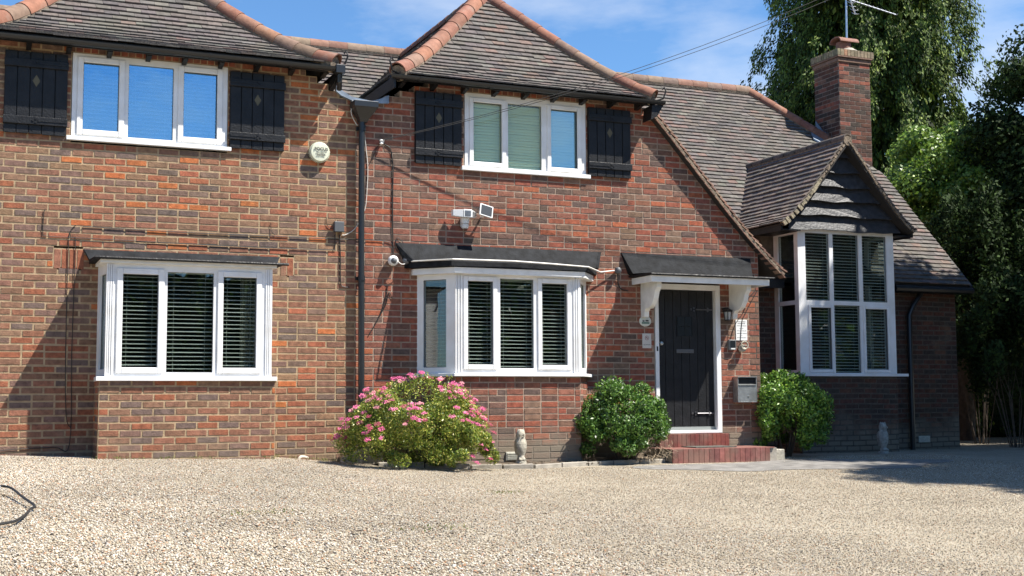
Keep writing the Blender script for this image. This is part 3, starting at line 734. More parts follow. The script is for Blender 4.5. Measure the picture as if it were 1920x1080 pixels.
for i in range(28):
    q = (i+.5)/28; x = 8.12+(10.14-8.12)*q; z = 4.40+(2.34-4.40)*q-.035-.55*(1-q)*q**2; d_ = Vector((2.02, 0, -2.06)).normalized()
    mb.obox((x, -.045, z), d_, (0, 1, 0), d_.cross(Vector((0, 1, 0))), .048, .062, .006, tint=pick(TPR))
mb.build('undercloak_tiles', TILE, house, kind='stuff')
mm_ = mat('lichen_mortar', (.30, .26, .18), .95, .4, 24, .9, 50)
vergeline(curve(10.60, 3.13, 11.76, 4.41, .62, 0, .3, 5), .565, mm_, .06, .075); vergeline(curve(10.60, 3.13, 11.76, 4.41, .62, .3, .6, 5), .565, mm_, .06, .05); vergeline(curve(10.60, 3.13, 11.76, 4.41, .62, .6, 1, 5), .565, MORTVERGE, .06, .03)
vergeline(curve(12.95, 3.12, 11.78, 4.41, .62), .565, MORTVERGE, .06, .03)
vergeline([(14.5, 0), (14.5, 0.001)], 0, MORTVERGE)
mb = MB(); mb.prism([(14.47, 1.12, 2.34), (14.47, 3.2, 4.48), (14.47, 3.2, 4.56), (14.47, 1.12, 2.42)], (.06, 0, 0)); mb.build('bargeboard', BLACKP, house)

# soffits, gutters, pipes
mb = MB(); mb.box(-.6, 3.92, -.19, .0, 4.51, 4.525); mb.box(-.6, 3.95, -.212, -.192, 4.455, 4.545); mb.build('soffit', BLACKP, house)
mb = MB(); mb.box(4.60, 8.1, -.19, .0, 4.49, 4.505); mb.box(4.60, 8.12, -.218, -.198, 4.435, 4.515); mb.build('soffit', BLACKP, house)
mb = MB(); mb.box(4.60, 4.62, -.25, 3.2, 4.34, 4.48); mb.box(3.93, 3.95, -.24, 3.2, 4.34, 4.49); mb.build('side_fascia', BLACKP, house)
mb = MB()
for x in [.2, .6, 1.0, 1.42, 1.83, 2.22, 2.62, 3.02, 3.42, 3.8, 4.75, 5.15, 5.55, 5.95, 6.35, 6.75, 7.15, 7.55, 7.95]:
    z = 4.45 if x < 4 else 4.43
    MB().prism([(x-.025, -.01, z-.03), (x-.025, -.17, z+.0), (x-.025, -.17, z+.06), (x-.025, -.01, z+.06)], (.05, 0, 0)).build('rafter_foot', BLACKP, house)
def gutter(name, x0, x1, y, z, rad=.056):
    mb = MB(); rings = []
    for x in (x0, x1):
        rings.append([(x, y+rad*math.cos(math.pi+math.pi*j/10), z+rad*math.sin(math.pi+math.pi*j/10)) for j in range(11)]+[(x, y+(rad-.006)*math.cos(math.pi*2-math.pi*j/10), z+(rad-.006)*math.sin(math.pi*2-math.pi*j/10)) for j in range(11)])
    mb.loft(rings); G = mb.build(name, GUTTER, house, smooth=True)
    x = x0+.35
    while x < x1:
        q = MB(); q.loft([[(xx, y+(rad+.006)*math.cos(math.pi+math.pi*j/8), z+(rad+.006)*math.sin(math.pi+math.pi*j/8)) for j in range(9)]+[(xx, y+(rad+.001)*math.cos(math.pi*2-math.pi*j/8), z+(rad+.001)*math.sin(math.pi*2-math.pi*j/8)) for j in range(9)] for xx in (x, x+.03)])
        q.build('gutter_bracket', GUTTER, G); x += .9
    return G
g1 = gutter('gutter', -.6, 3.93, -.262, 4.505, .05); g2 = gutter('gutter', 4.55, 8.22, -.268, 4.485, .046)
mb = MB(); mb.box(3.88, 3.99, -.325, -.20, 4.43, 4.53); mb.tube([(3.94, -.26, 4.44), (3.94, -.25, 4.34), (3.96, -.17, 4.27)], .032, 10); mb.build('gutter_outlet', GUTTER, g1, bevel=.006)
mb = MB(); mb.prism([(8.05, -.26, 4.43), (8.22, -.26, 4.45), (8.12, -.26, 4.29), (8.03, -.26, 4.24)], (0, .22, 0)); mb.build('soffit_end', BLACKP, house)
mb = MB(); mb.prism([(3.88, -.02, 4.40), (3.93, -.2, 4.47), (3.93, -.2, 4.42), (3.88, -.02, 4.28)], (.05, .0, 0)); mb.build('soffit_end', BLACKP, house)
# lead valley apron and hopper
mb = MB(); av = [(3.96, 4.36), (4.02, 4.30), (4.14, 4.235), (4.27, 4.195), (4.40, 4.205), (4.50, 4.24), (4.60, 4.29)]; bv = [(3.96, 4.28), (4.02, 4.235), (4.14, 4.19), (4.27, 4.17), (4.40, 4.175), (4.50, 4.185), (4.60, 4.19)]
for (a0, b0), (a1, b1) in zip(zip(av, bv), list(zip(av, bv))[1:]):
    mb.prism([(a0[0], -.05, a0[1]), (a1[0], -.05, a1[1]), (b1[0], -.05, b1[1]), (b0[0], -.05, b0[1])], (0, .06, 0))
mb.build('lead_apron', LEAD, house)
mb = MB(); mb.prism([(3.96, .02, 4.27), (4.27, .02, 4.13), (4.58, .02, 4.2)], (0, 3.1, .0)); mb.build('valley_gutter', LEAD, house)
mb = MB(); cxh = 4.275
ring = lambda hw, d0, z: [(cxh-hw, -.02-d0, z), (cxh+hw, -.02-d0, z), (cxh+hw, -.02, z), (cxh-hw, -.02, z)]
mb.loft([ring(.045, .09, 3.93), ring(.06, .11, 3.97), ring(.135, .19, 4.08), ring(.145, .20, 4.09), ring(.145, .20, 4.16), ring(.12, .17, 4.16), ring(.11, .16, 4.10)])
pipe = MB().tube([(4.262, -.075, 3.97), (4.262, -.075, 2.5), (4.27, -.075, 1.2), (4.275, -.075, -.12)], .036, 14).build('downpipe', GUTTER, house, smooth=True)
mb.build('hopper_head', GUTTER, pipe, bevel=.004)
for z in (3.86, 2.1, .55):
    q = MB(); q.lathe((4.266, -.075, z), [(.043, -.03), (.043, .03)], n=14); q.box(4.21, 4.32, -.03, .0, z-.02, z+.02); q.build('pipe_clip', GUTTER, pipe)
# cast iron downpipe on the dark wall at the right
pd = MB().tube([(13.72, 1.31, 2.36), (13.5, 1.31, 2.1), (13.42, 1.31, 1.95), (13.42, 1.31, -.15)], .04, 10).build('downpipe', GUTTER, house, smooth=True)
g3 = MB(); g3.tube([(12.99, 1.10, 2.34), (14.5, 1.10, 2.34)], .05, 8); g3.build('gutter', GUTTER, house, smooth=True)
mb = MB(); mb.box(9.79, 10.98, 1.12, 1.40, 2.30, 2.33); mb.box(12.75, 14.5, 1.14, 1.40, 2.30, 2.33); mb.box(9.9, 10.98, 1.10, 1.13, 2.28, 2.40); mb.build('soffit', BLACKP, house)
mb = MB(); mb.box(DLx+.02, DLx+.05, .62, 2.0, DZ-.1, DZ-.01); mb.box(DRx-.05, DRx-.02, .62, 2.0, DZ-.1, DZ-.01); mb.box(DLx+.05, 11.0, .7, 1.4, DZ-.08, DZ-.06); mb.box(12.73, DRx-.05, .7, 1.4, DZ-.08, DZ-.06); mb.build('dormer_soffit', BLACKP, house)
# lead flashing at the chimney
mb = MB(); mb.prism([(13.92, 3.46, 4.86), (13.92, 3.9, 5.32), (13.92, 4.15, 5.60), (13.92, 4.15, 5.42), (13.92, 3.5, 4.76)], (-.02, 0, 0)); mb.prism([(13.55, 3.75, 5.16), (13.93, 3.42, 4.83), (13.93, 3.9, 5.33), (13.66, 4.0, 5.38)], (0, 0, .03)); mb.build('lead_flashing', LEAD, house)

# ------------------------------------------------------------------ rooms behind the windows
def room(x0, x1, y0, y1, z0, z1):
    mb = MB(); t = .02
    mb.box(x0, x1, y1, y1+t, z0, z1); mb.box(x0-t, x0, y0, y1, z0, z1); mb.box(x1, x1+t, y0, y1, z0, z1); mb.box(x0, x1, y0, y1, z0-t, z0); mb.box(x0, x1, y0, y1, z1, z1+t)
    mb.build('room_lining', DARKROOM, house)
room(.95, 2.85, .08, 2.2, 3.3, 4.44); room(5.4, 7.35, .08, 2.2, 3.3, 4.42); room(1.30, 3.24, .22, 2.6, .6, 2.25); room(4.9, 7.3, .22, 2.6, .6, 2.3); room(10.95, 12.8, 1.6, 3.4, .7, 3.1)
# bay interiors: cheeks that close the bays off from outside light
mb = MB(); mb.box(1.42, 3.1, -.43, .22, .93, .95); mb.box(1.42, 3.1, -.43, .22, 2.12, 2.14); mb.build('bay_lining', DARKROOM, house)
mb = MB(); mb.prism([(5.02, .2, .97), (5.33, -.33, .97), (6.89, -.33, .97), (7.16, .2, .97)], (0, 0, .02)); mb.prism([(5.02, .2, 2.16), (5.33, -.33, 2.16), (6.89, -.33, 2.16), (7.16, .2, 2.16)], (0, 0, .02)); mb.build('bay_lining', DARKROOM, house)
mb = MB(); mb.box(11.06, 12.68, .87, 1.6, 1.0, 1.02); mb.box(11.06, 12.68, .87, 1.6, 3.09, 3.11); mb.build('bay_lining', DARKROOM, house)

# ------------------------------------------------------------------ windows
def window(o, d, length, z0, z1, lights, glass, fw=.045, depth=.06, mull=(), trans=(), sill=None, label=None, sillm=None):
    """lights: (a0, a1, za, zb, sash?) glass openings in wall coordinates"""
    d = Vector((*d, 0)).normalized(); nrm = Vector((d.y, -d.x, 0)); O = Vector((*o, 0))
    def bx(mb, a0, a1, za, zb, n0, n1):   # n: outward offsets
        c = O+d*(a0+a1)/2+nrm*(n0+n1)/2+Vector((0, 0, (za+zb)/2)); mb.obox(c, d, nrm, (0, 0, 1), (a1-a0)/2, (n1-n0)/2, (zb-za)/2)
    mb = MB()
    # frame as bars around every light: fill full sheet minus lights by slicing columns
    xs_ = sorted(set([0, length]+[v for l in lights for v in (l[0], l[1])]))
    for a0, a1 in zip(xs_, xs_[1:]):
        if a1-a0 < 1e-4: continue
        am = (a0+a1)/2; cover = sorted([(l[2], l[3]) for l in lights if l[0] < am < l[1]])
        z = z0
        for za, zb in cover:
            if za-z > 1e-4: bx(mb, a0, a1, z, za, -depth, 0)
            z = zb
        if z1-z > 1e-4: bx(mb, a0, a1, z, z1, -depth, 0)
    W = mb.build('window', UPVC, house, label=label)
    for l in lights:
        a0, a1, za, zb, sash = l[:5]
        sw = l[5] if len(l) > 5 else .05
        g_ = MB(); bx(g_, a0-.005, a1+.005, za-.005, zb+.005, -.036, -.032); g_.build('pane', l[6] if len(l) > 6 else glass, W)
        q = MB(); t = .012
        if sash:
            for (p0, p1, r0, r1) in ((a0-sw, a0, za-sw, zb+sw), (a1, a1+sw, za-sw, zb+sw), (a0, a1, za-sw, za), (a0, a1, zb, zb+sw)): bx(q, p0, p1, r0, r1, -.03, .016)
            q.build('sash', UPVC, W, bevel=.006)
        # black gasket line
        k = MB(); gk = .005
        for (p0, p1, r0, r1) in ((a0, a0+gk, za, zb), (a1-gk, a1, za, zb), (a0, a1, za, za+gk), (a0, a1, zb-gk, zb)): bx(k, p0, p1, r0, r1, -.031, -.022 if not sash else -.01)
        k.build('gasket', GREYP, W)
    return W
def sillbar(W, pts, z0, z1, name='sill'):
    mb = MB(); mb.prism([(x, y, z0) for x, y in pts], (0, 0, z1-z0)); return mb.build(name, UPVC, W, bevel=.004)
# upper left
W1 = window((0, .0), (1, 0), 0, 0, 0, [], GLASS) if False else None
W1 = window((1.05, -.005), (1, 0), 1.66, 3.53, 4.445, [(.112, .483, 3.615, 4.35, 1, .06), (.585, 1.065, 3.565, 4.378, 0), (1.175, 1.543, 3.615, 4.35, 1, .06)], GLASS_HI)
sillbar(W1, [(1.0, -.045), (2.755, -.045), (2.755, .02), (1.0, .02)], 3.487, 3.53)
W2 = window((5.58, -.005), (1, 0), 1.64, 3.51, 4.425, [(.111, .486, 3.58, 4.315, 1, .055), (.572, 1.028, 3.528, 4.34, 0), (1.154, 1.519, 3.58, 4.315, 1, .055, GLASS_X)], GLASS_M)
sillbar(W2, [(5.53, -.045), (7.27, -.045), (7.27, .02), (5.53, .02)], 3.462, 3.51)
# bay one
WB1 = window((1.40, -.5), (1, 0), 1.73, .95, 2.13, [(.162, .523, 1.045, 2.02, 1, .06), (.616, 1.10, .995, 2.055, 0), (1.202, 1.557, 1.045, 2.02, 1, .06)], GLASS)
sillbar(WB1, [(1.31, -.545), (3.185, -.545), (3.235, .0), (1.34, .0)], .905, .95)
q = window((1.36, -.0), (.06, -.44), .44, .95, 2.13, [(.10, .36, 1.03, 2.03, 0)], GLASS)
q = window((3.13, -.06), (0, 1), .05, .95, 2.13, [], GLASS)
mb = MB()
for x in (1.415, 1.437, 1.459, 3.06, 3.08, 3.10): MB().box(x, x+.012, -.512, -.5, .95, 2.12).build('post_rib', UPVC, WB1)
MB().box(1.398, 1.41, -.51, -.45, .95, 2.12).build('corner_post', UPVC, WB1); MB().box(3.115, 3.13, -.51, -.06, .95, 2.12).build('corner_post', UPVC, WB1)
mb = MB(); mb.box(1.33, 3.17, -.545, -.0, 2.13, 2.165); mb.build('soffit_board', WPAINT, WB1)
# bay two (splayed)
WB2 = window((5.30, -.4), (1, 0), 1.62, 1.0, 2.16, [(.158, .475, 1.10, 2.08, 1, .055), (.571, 1.006, 1.06, 2.12, 0), (1.111, 1.445, 1.10, 2.08, 1, .055)], GLASS)
dd, ln = unit(B2[0], B2[1])
q = window((B2[0][0], B2[0][1]), dd, ln, 1.0, 2.16, [(.085, ln-.12, 1.07, 2.10, 0)], GLASS)
dd, ln = unit(B2[2], B2[3]); q = window(B2[2], dd, ln, 1.0, 2.16, [(.085, ln-.085, 1.07, 2.10, 0)], GLASS_M)
sillbar(WB2, [(4.88, .0), (4.90, -.03), (5.27, -.455), (6.95, -.455), (7.27, -.03), (7.27, 0)], .963, 1.0)
mb = MB()
for x in (5.30, 5.335, 5.37, 6.83, 6.86, 6.89): MB().box(x, x+.014, -.414, -.4, 1.0, 2.15).build('post_rib', UPVC, WB2)
mb = MB(); mb.prism([(4.90, -.0, 2.16), (4.90, -.06, 2.16), (5.27, -.47, 2.16), (6.96, -.47, 2.16), (7.28, -.06, 2.16), (7.28, -.0, 2.16)], (0, 0, .07)); mb.build('white_fascia', WPAINT, WB2)
# bay three
WB3 = window((11.01, .8), (1, 0), 1.715, 1.04, 3.13, [(.13, .55, 2.09, 3.065, 0), (.615, 1.075, 2.09, 3.065, 0), (1.14, 1.585, 2.09, 3.065, 0),
     (.20, .55, 1.10, 1.985, 1, .045), (.615, 1.075, 1.05, 2.03, 0), (1.165, 1.56, 1.10, 1.985, 1, .045)], GLASS)
q = window((11.011, 1.395), (0, -1), .533, 1.04, 3.13, [(.10, .50, 2.09, 3.05, 0), (.10, .50, 1.09, 2.03, 0)], GLASS)
q = window((12.724, .862), (0, 1), .533, 1.04, 3.13, [(.08, .45, 2.09, 3.05, 0), (.08, .45, 1.09, 2.03, 0)], GLASS)
sillbar(WB3, [(10.97, 1.39), (10.97, .75), (12.90, .75), (12.90, .80), (12.77, .82), (12.77, 1.39)], 1.0, 1.04)

# roofs over the bays and the door
def skirt(rings, m=LEADB, name='bay_roof'):
    """rings: lists of 3D points matched 1:1, from the wall top down over the steep face to the front edge and back to the wall"""
    mb = MB(); mb.loft(rings, cap=False); n = len(rings[0])
    mb.add(rings[0], [tuple(range(n))]); mb.add(rings[-1], [tuple(range(n-1, -1, -1))])
    return mb.build(name, m, house, bevel=.004)
def box_rings(x0, x1, xs0, xs1, xf0, xf1, zt, zs, zf, ys, yf, th):
    return [[(x0, .0, zt), (x0+.01, -.012, zt), (x1-.01, -.012, zt), (x1, .0, zt)],
            [(xs0, .0, zs+.01), (xs0, -ys, zs), (xs1, -ys, zs), (xs1, .0, zs+.01)],
            [(xf0, .0, zf), (xf0, -yf, zf), (xf1, -yf, zf), (xf1, .0, zf)],
            [(xf0, .0, zf-th), (xf0, -yf, zf-th), (xf1, -yf, zf-th), (xf1, .0, zf-th)]]
s1 = skirt(box_rings(1.20, 3.33, 1.255, 3.265, 1.265, 3.235, 2.315, 2.20, 2.185, .11, .575, .022))
mb = MB(); mb.tube([(1.27, -.59, 2.178), (3.29, -.585, 2.172)], .015, 8); mb.build('drip_roll', BLACKP, s1)
fan = [(0, 0), (.04, -.08), (.42, -.50), (2.19, -.50), (2.53, -.08), (2.56, 0)]
s2 = skirt([[(4.69, .0, 2.54), (4.70, -.010, 2.54), (4.74, -.014, 2.54), (7.38, -.014, 2.54), (7.42, -.010, 2.54), (7.43, .0, 2.54)],
            [(4.80, .0, 2.325), (4.81, -.10, 2.32), (4.88, -.15, 2.32), (7.27, -.15, 2.32), (7.34, -.10, 2.32), (7.35, .0, 2.325)],
            [(4.81, .0, 2.305), (4.85, -.08, 2.30), (5.22, -.495, 2.30), (6.99, -.495, 2.30), (7.32, -.08, 2.30), (7.35, .0, 2.305)],
            [(4.81, .0, 2.24), (4.85, -.08, 2.24), (5.22, -.495, 2.24), (6.99, -.495, 2.24), (7.32, -.08, 2.24), (7.35, .0, 2.24)]])
s3 = skirt(box_rings(7.70, 9.66, 7.80, 9.60, 7.84, 9.61, 2.545, 2.27, 2.25, .14, .53, .018), name='porch_roof')
mb = MB(); mb.tube([(7.82, -.02, 2.24), (7.84, -.54, 2.235), (9.66, -.54, 2.235)], .014, 8); mb.build('drip_roll', BLACKP, s3)
mb = MB(); mb.box(7.86, 9.60, -.51, -.485, 2.14, 2.22); mb.box(7.86, 7.885, -.485, -.0, 2.14, 2.22); mb.box(9.575, 9.60, -.485, .0, 2.14, 2.22); mb.box(7.885, 9.575, -.485, 0, 2.19, 2.215); mb.build('white_fascia', WPAINT, s3)
for x in (7.985, 9.31):
    prof = [(0, 2.19), (-.42, 2.19), (-.42, 2.08), (-.37, 2.03), (-.34, 1.95), (-.28, 1.87), (-.20, 1.83), (-.13, 1.83), (-.10, 1.80), (-.09, 1.73), (0, 1.73)]
    mb = MB(); mb.prism([(x, y, z) for y, z in prof], (.07, 0, 0)); mb.build('bracket', WPAINT, s3, bevel=.004)
# gable boards
gb = MB(); gb.prism([(10.98, .795, 3.13), (12.76, .795, 3.13), (12.72, .795, 3.26), (12.28, .795, 3.66), (11.77, .795, 4.36), (11.26, .795, 3.66), (10.98, .795, 3.36)], (0, .05, 0)); gable = gb.build('gable_backing', BLACKP, house)
zb = 3.10; bh_ = .235
for i in range(6):
    z0_, z1_ = zb+i*.215, zb+i*.215+.235
    def half(z, side):
        t = min(1, max(0, (4.40-z)/(4.40-3.15))); return 11.77+side*(1.13*t-.36*t*t*(1-t)*1.25)
    xl, xr = half(z0_+.03, -1), half(z0_+.03, 1); xl2, xr2 = half(min(z1_, 4.36), -1)-.0, half(min(z1_, 4.36), 1)
    if i == 0: xl, xr = 10.80, 12.80
    n = 26; low = []
    ph = rnd.random()*6
    for k in range(n+1):
        x = xl+(xr-xl)*k/n; low.append((x, z0_+.010*math.sin(x*5.1+ph)+.007*math.sin(x*13+2*ph)))
    poly = [(x, .705, z) for x, z in low]+[(xr2, .79, min(z1_, 4.38)), (xl2, .79, min(z1_, 4.38))]
    mb = MB(); mb.prism(poly, (0, .02, 0)); mb.build('gable_board', BOARD, gable)

# ------------------------------------------------------------------ shutters
def shutter(x0, x1, z0, z1, hinge):
    n = 5; wd = (x1-x0)/n; mb = MB(); mb.box(x0, x1, -.02, -.002, z0+.02, z1); Sh = mb.build('shutter', BLACKP, house)
    for i in range(n):
        p = MB(); a, c = x0+i*wd+.004, x0+(i+1)*wd-.004
        p.box(a, c, -.044, -.022, z0+rnd.uniform(0, .008), z1); p.build('plank', BLACKP, Sh, bevel=.003)
    for zz in (z0+.10, z1-.17):
        p = MB(); p.box(x0-.006, x1+.006, -.068, -.046, zz, zz+.085); p.build('ledge', BLACKP, Sh, bevel=.004)
        sgn = 1 if hinge > 0 else -1; hx = x1 if sgn > 0 else x0
        p = MB(); p.box(min(hx, hx-sgn*.28), max(hx, hx-sgn*.28), -.074, -.069, zz+.035, zz+.055)
        for k, (dx, dz) in enumerate(((-.28, 0), (-.31, .018), (-.31, -.018), (-.34, 0))): p.lathe((hx+sgn*dx, -.069, zz+.045+dz), [(.014, 0), (.014, -.006)] if False else [(.014, 0), (.014, .006)], ax=(0, -1, 0), n=8)
        p.build('strap_hinge', BLACKP, Sh)
    # diamond cut-out with a dull brass look behind it
    cx, cz = (x0+x1)/2, z0+.585*(z1-z0)/.9
    p = MB(); p.add([(cx, -.0455, cz-.06), (cx+.035, -.0455, cz), (cx, -.0455, cz+.06), (cx-.035, -.0455, cz)], [(0, 1, 2, 3)]); p.prism([(cx, -.0445, cz-.065), (cx+.04, -.0445, cz), (cx, -.0445, cz+.065), (cx-.04, -.0445, cz)], (0, .004, 0)); p.build('diamond_cutout', BRASS, Sh)
    return Sh
shutter(.37, 1.0, 3.515, 4.40, 1); shutter(2.735, 3.355, 3.52, 4.40, -1); shutter(4.935, 5.53, 3.50, 4.38, 1); shutter(7.245, 7.85, 3.495, 4.38, -1)

# ------------------------------------------------------------------ door and steps
mb = MB(); mb.box(8.19, 8.245, -.01, .10, .245, 2.17); mb.box(9.10, 9.17, -.01, .10, .245, 2.17); mb.box(8.245, 9.10, -.01, .10, 2.10, 2.17); mb.box(8.245, 9.10, -.02, .10, .245, .285)
df = mb.build('door_frame', UPVC, house, bevel=.006)
mb = MB(); mb.box(8.245, 9.10, .075, .10, .285, 2.10); door = mb.build('front_door', BLACKP, house)
for i in range(7):
    a = 8.25+i*.121; p = MB(); p.box(a, a+.116, .055, .075, .31, 2.095); p.build('plank', BLACKP, door, bevel=.004)
p = MB(); p.box(8.245, 9.10, .045, .056, .288, .33); p.build('weather_bar', mat('weather_bar_grey', (.25, .27, .26), .4), door)
p = MB()
for a in (8.55, 8.665): 
    for z in (1.50, 1.63): p.box(a, a+.10, .048, .056, z, z+.12)
p.build('door_light', PANEL, door)
p = MB(); p.box(8.54, 8.775, .046, .0545, 1.495, 1.50); p.box(8.54, 8.775, .046, .0545, 1.75, 1.755); p.box(8.54, 8.545, .046, .0545, 1.5, 1.75); p.box(8.77, 8.775, .046, .0545, 1.5, 1.75); p.build('light_beading', BLACKP, door)
p = MB(); p.box(8.53, 8.79, .044, .0545, 1.28, 1.33); p.build('letter_plate', GREYP, door, bevel=.004)
p = MB(); p.lathe((8.295, .055, 1.40), [(.02, 0), (.028, .02), (.022, .045), (.0, .05)], ax=(0, -1, 0)); p.build('door_knob', STEEL, door, smooth=True)
for zz in (.50, 1.85):
    p = MB(); p.tube([(9.08, .046, zz), (8.83, .046, zz)], .009, 6); p.lathe((8.80, .05, zz+.018), [(.012, 0), (.012, .01)], ax=(0, -1, 0), n=8); p.lathe((8.80, .05, zz-.018), [(.012, 0), (.012, .01)], ax=(0, -1, 0), n=8); p.lathe((8.76, .05, zz), [(.016, 0), (.01, .01)], ax=(0, -1, 0), n=8); p.lathe((9.01, .05, zz+.015), [(.014, 0), (.014, .012)], ax=(0, -1, 0), n=8); p.lathe((9.01, .05, zz-.015), [(.014, 0), (.014, .012)], ax=(0, -1, 0), n=8)
    p.build('strap_hinge', mat('iron_hinge', (.12, .12, .13), .3, metal=.7) if 'iron_hinge' not in MATS else MATS['iron_hinge'], door)
mb = MB(); mb.box(8.205, 8.225, -.016, -.011, 1.30, 1.36); mb.build('door_contact', BLACKP, df)
RP = [((.18, .05, .04), 3), ((.21, .06, .045), 2), ((.145, .045, .036), 2)]
RP2 = [((.19, .075, .063), 3), ((.22, .09, .075), 2), ((.17, .07, .06), 2)]
steps = empty('door_steps', (8.7, -.35, -.08), 'two low red tiled steps rising to the black front door', 'steps')
mb = MB(); mb.box(8.03, 9.55, -.66, -.02, -.2, .070); core = mb.build('step_core', CONC, steps)
x = 8.02
while x < 9.42:
    mb = MB(); mb.box(x, x+.071, -.685, -.66, -.16, .078, tint=pick(RP2)); mb.build('riser_tile', REDSTEP, steps, bevel=.003)
    x += .0745
mb = MB(); x = 8.02
while x < 9.42:
    yy = -.684
    while yy < -.1:
        mb.box(x, x+.146, yy, min(yy+.146, -.02), .071, .079, tint=pick(RP2)); yy += .149
    x += .149
mb.build('tread_tiles', REDSTEP, steps, kind='stuff')
mb = MB(); mb.box(8.16, 9.14, -.13, -.02, .08, .235, tint=(.2, .05, .04)); mb.build('threshold_core', REDSTEP, steps)
x = 8.15
while x < 9.12:
    mb = MB(); mb.box(x, x+.062, -.15, -.131, .08, .244, tint=pick(RP)); mb.build('riser_tile', REDSTEP, steps, bevel=.003); x += .0645
mb = MB(); mb.box(9.42, 9.70, -.62, -.1, -.1, .045); mb.build('step_end_slab', STONE, steps, bevel=.01)
mb = MB(); mb.box(8.45, 9.05, -.52, -.17, .081, .092); mt = mb.build('doormat', mat('coir_mat', (.10, .10, .085), 1, .4, 40, 1, 90)); tag(mt, 'thin dark doormat lying on the red step at the front door', 'doormat')

# ------------------------------------------------------------------ blinds
SLM = {}
def blind(o, d, a0, a1, z0, z1, inset, label, grp, tilt=12, pitch=.044, m=SLAT, sd=.05, partial=None, nocord=False):
    d = Vector((*d, 0)).normalized(); nrm = Vector((d.y, -d.x, 0)); O = Vector((*o, 0))-nrm*inset
    mid = O+d*(a0+a1)/2; B = empty('venetian_blind', (mid.x, mid.y, z0), label, 'blind', grp)
    ang = math.atan2(d.y, d.x); n = int((z1-z0)/pitch)
    mb = MB(); mb.obox(mid+Vector((0, 0, z1-.012)), d, nrm, (0, 0, 1), (a1-a0)/2, .018, .012); mb.build('headrail', m, B)
    for i in range(n):
        if m.name not in SLM:
            o1 = MB().obox((0, 0, 0), (1, 0, 0), (0, 1, 0), (0, 0, 1), .5, .5, .5).build('slat', m); SLM[m.name] = o1.data
        else:
            o1 = bpy.data.objects.new('slat', SLM[m.name]); COL.objects.link(o1)
        o1.parent = B
        o1.location = (rnd.uniform(-.002, .002), 0, .012+i*pitch+rnd.uniform(-.0015, .0015)); o1.scale = (a1-a0, sd, .0042)
        o1.rotation_euler = (math.radians(tilt+rnd.uniform(-3, 3)), math.radians(rnd.uniform(-.25, .25)), ang)
    mb = MB()
    for k in (.18, .82):
        p = O+d*(a0+(a1-a0)*k)+nrm*.016; mb.tube([p+Vector((0, 0, z0+.01)), p+Vector((0, 0, z1-.01))], .0012, 4)
    mb.build('ladder_cord', m, B)
    return B
nm = ['left', 'middle', 'right']
for i, (a0, a1, za, zb) in enumerate(((.09, .50, 3.59, 4.38), (.575, 1.075, 3.55, 4.38), (1.155, 1.56, 3.59, 4.38))):
    blind((1.05, -.005), (1, 0), a0, a1, za, zb, .075, f'pale venetian blind behind the {nm[i]} pane of the blue-reflecting upper left window', 'venetian blinds', tilt=35, pitch=.043, sd=.04)
for i, (a0, a1, za, zb) in enumerate(((.09, .505, 3.55, 4.37), (.56, 1.04, 3.51, 4.37), (1.135, 1.54, 3.55, 4.37))):
    blind((5.58, -.005), (1, 0), a0, a1, za, zb, .075, f'closed greenish blind behind the {nm[i]} pane of the upper window over the floodlight', 'venetian blinds', tilt=62, pitch=.036, m=SLATG, sd=.042)
for i, (a0, a1, za, zb) in enumerate(((.14, .545, 1.02, 2.05), (.60, 1.115, .98, 2.07), (1.185, 1.58, 1.02, 2.05))):
    blind((1.40, -.5), (1, 0), a0, a1, za, zb, .085, f'open cream blind behind the {nm[i]} pane of the square left bay window', 'venetian blinds')
for i, (a0, a1, za, zb) in enumerate(((.14, .495, 1.07, 2.11), (.555, 1.02, 1.03, 2.13), (1.09, 1.465, 1.07, 2.11))):
    blind((5.30, -.4), (1, 0), a0, a1, za, zb, .085, f'open cream blind behind the {nm[i]} front pane of the splayed middle bay window', 'venetian blinds')
dd, ln = unit(B2[0], B2[1]); blind(B2[0], dd, .07, ln-.10, 1.05, 2.11, .075, 'cream venetian blind in the angled left side pane of the splayed bay window', 'venetian blinds', m=SLAT_DIM, sd=.03)
for i, (a0, a1) in enumerate(((.12, .565), (.60, 1.09), (1.125, 1.60))):
    blind((11.01, .8), (1, 0), a0, a1, 2.10, 3.09, .085, f'dim venetian blind behind the {nm[i]} upper pane of the tall bay under the black gable', 'venetian blinds', tilt=17, sd=.045)
    blind((11.01, .8), (1, 0), a0, a1, 1.06, 2.04, .085, f'dim venetian blind behind the {nm[i]} lower pane of the tall bay under the black gable', 'venetian blinds', tilt=17, sd=.045)
def curtain(x0, x1, y, z0, z1, m, label):
    mb = MB(); n = 24; a = []; 
    pts = [(x0+(x1-x0)*k/n, y+.022*math.sin(k*1.9)) for k in range(n+1)]
    mb.v = [(x, yy, z) for z in (z0, z1) for x, yy in pts]; mb.v += [(x, yy+.004, z) for z in (z0, z1) for x, yy in pts]; k = n+1
    mb.f = [(i, i+1, k+i+1, k+i) for i in range(n)]+[(2*k+i+1, 2*k+i, 3*k+i, 3*k+i+1) for i in range(n)]
    o = mb.build('curtain', m, smooth=True, loc=((x0+x1)/2, y, z0)); tag(o, label, 'curtain')
curtain(2.82, 3.05, -.32, .97, 2.10, CURT, 'pale curtain hanging behind the right pane of the leftmost ground floor bay')
curtain(5.22, 5.40, -.10, 1.0, 2.12, CURTB, 'brown curtain hanging in the angled left side of the splayed bay window')

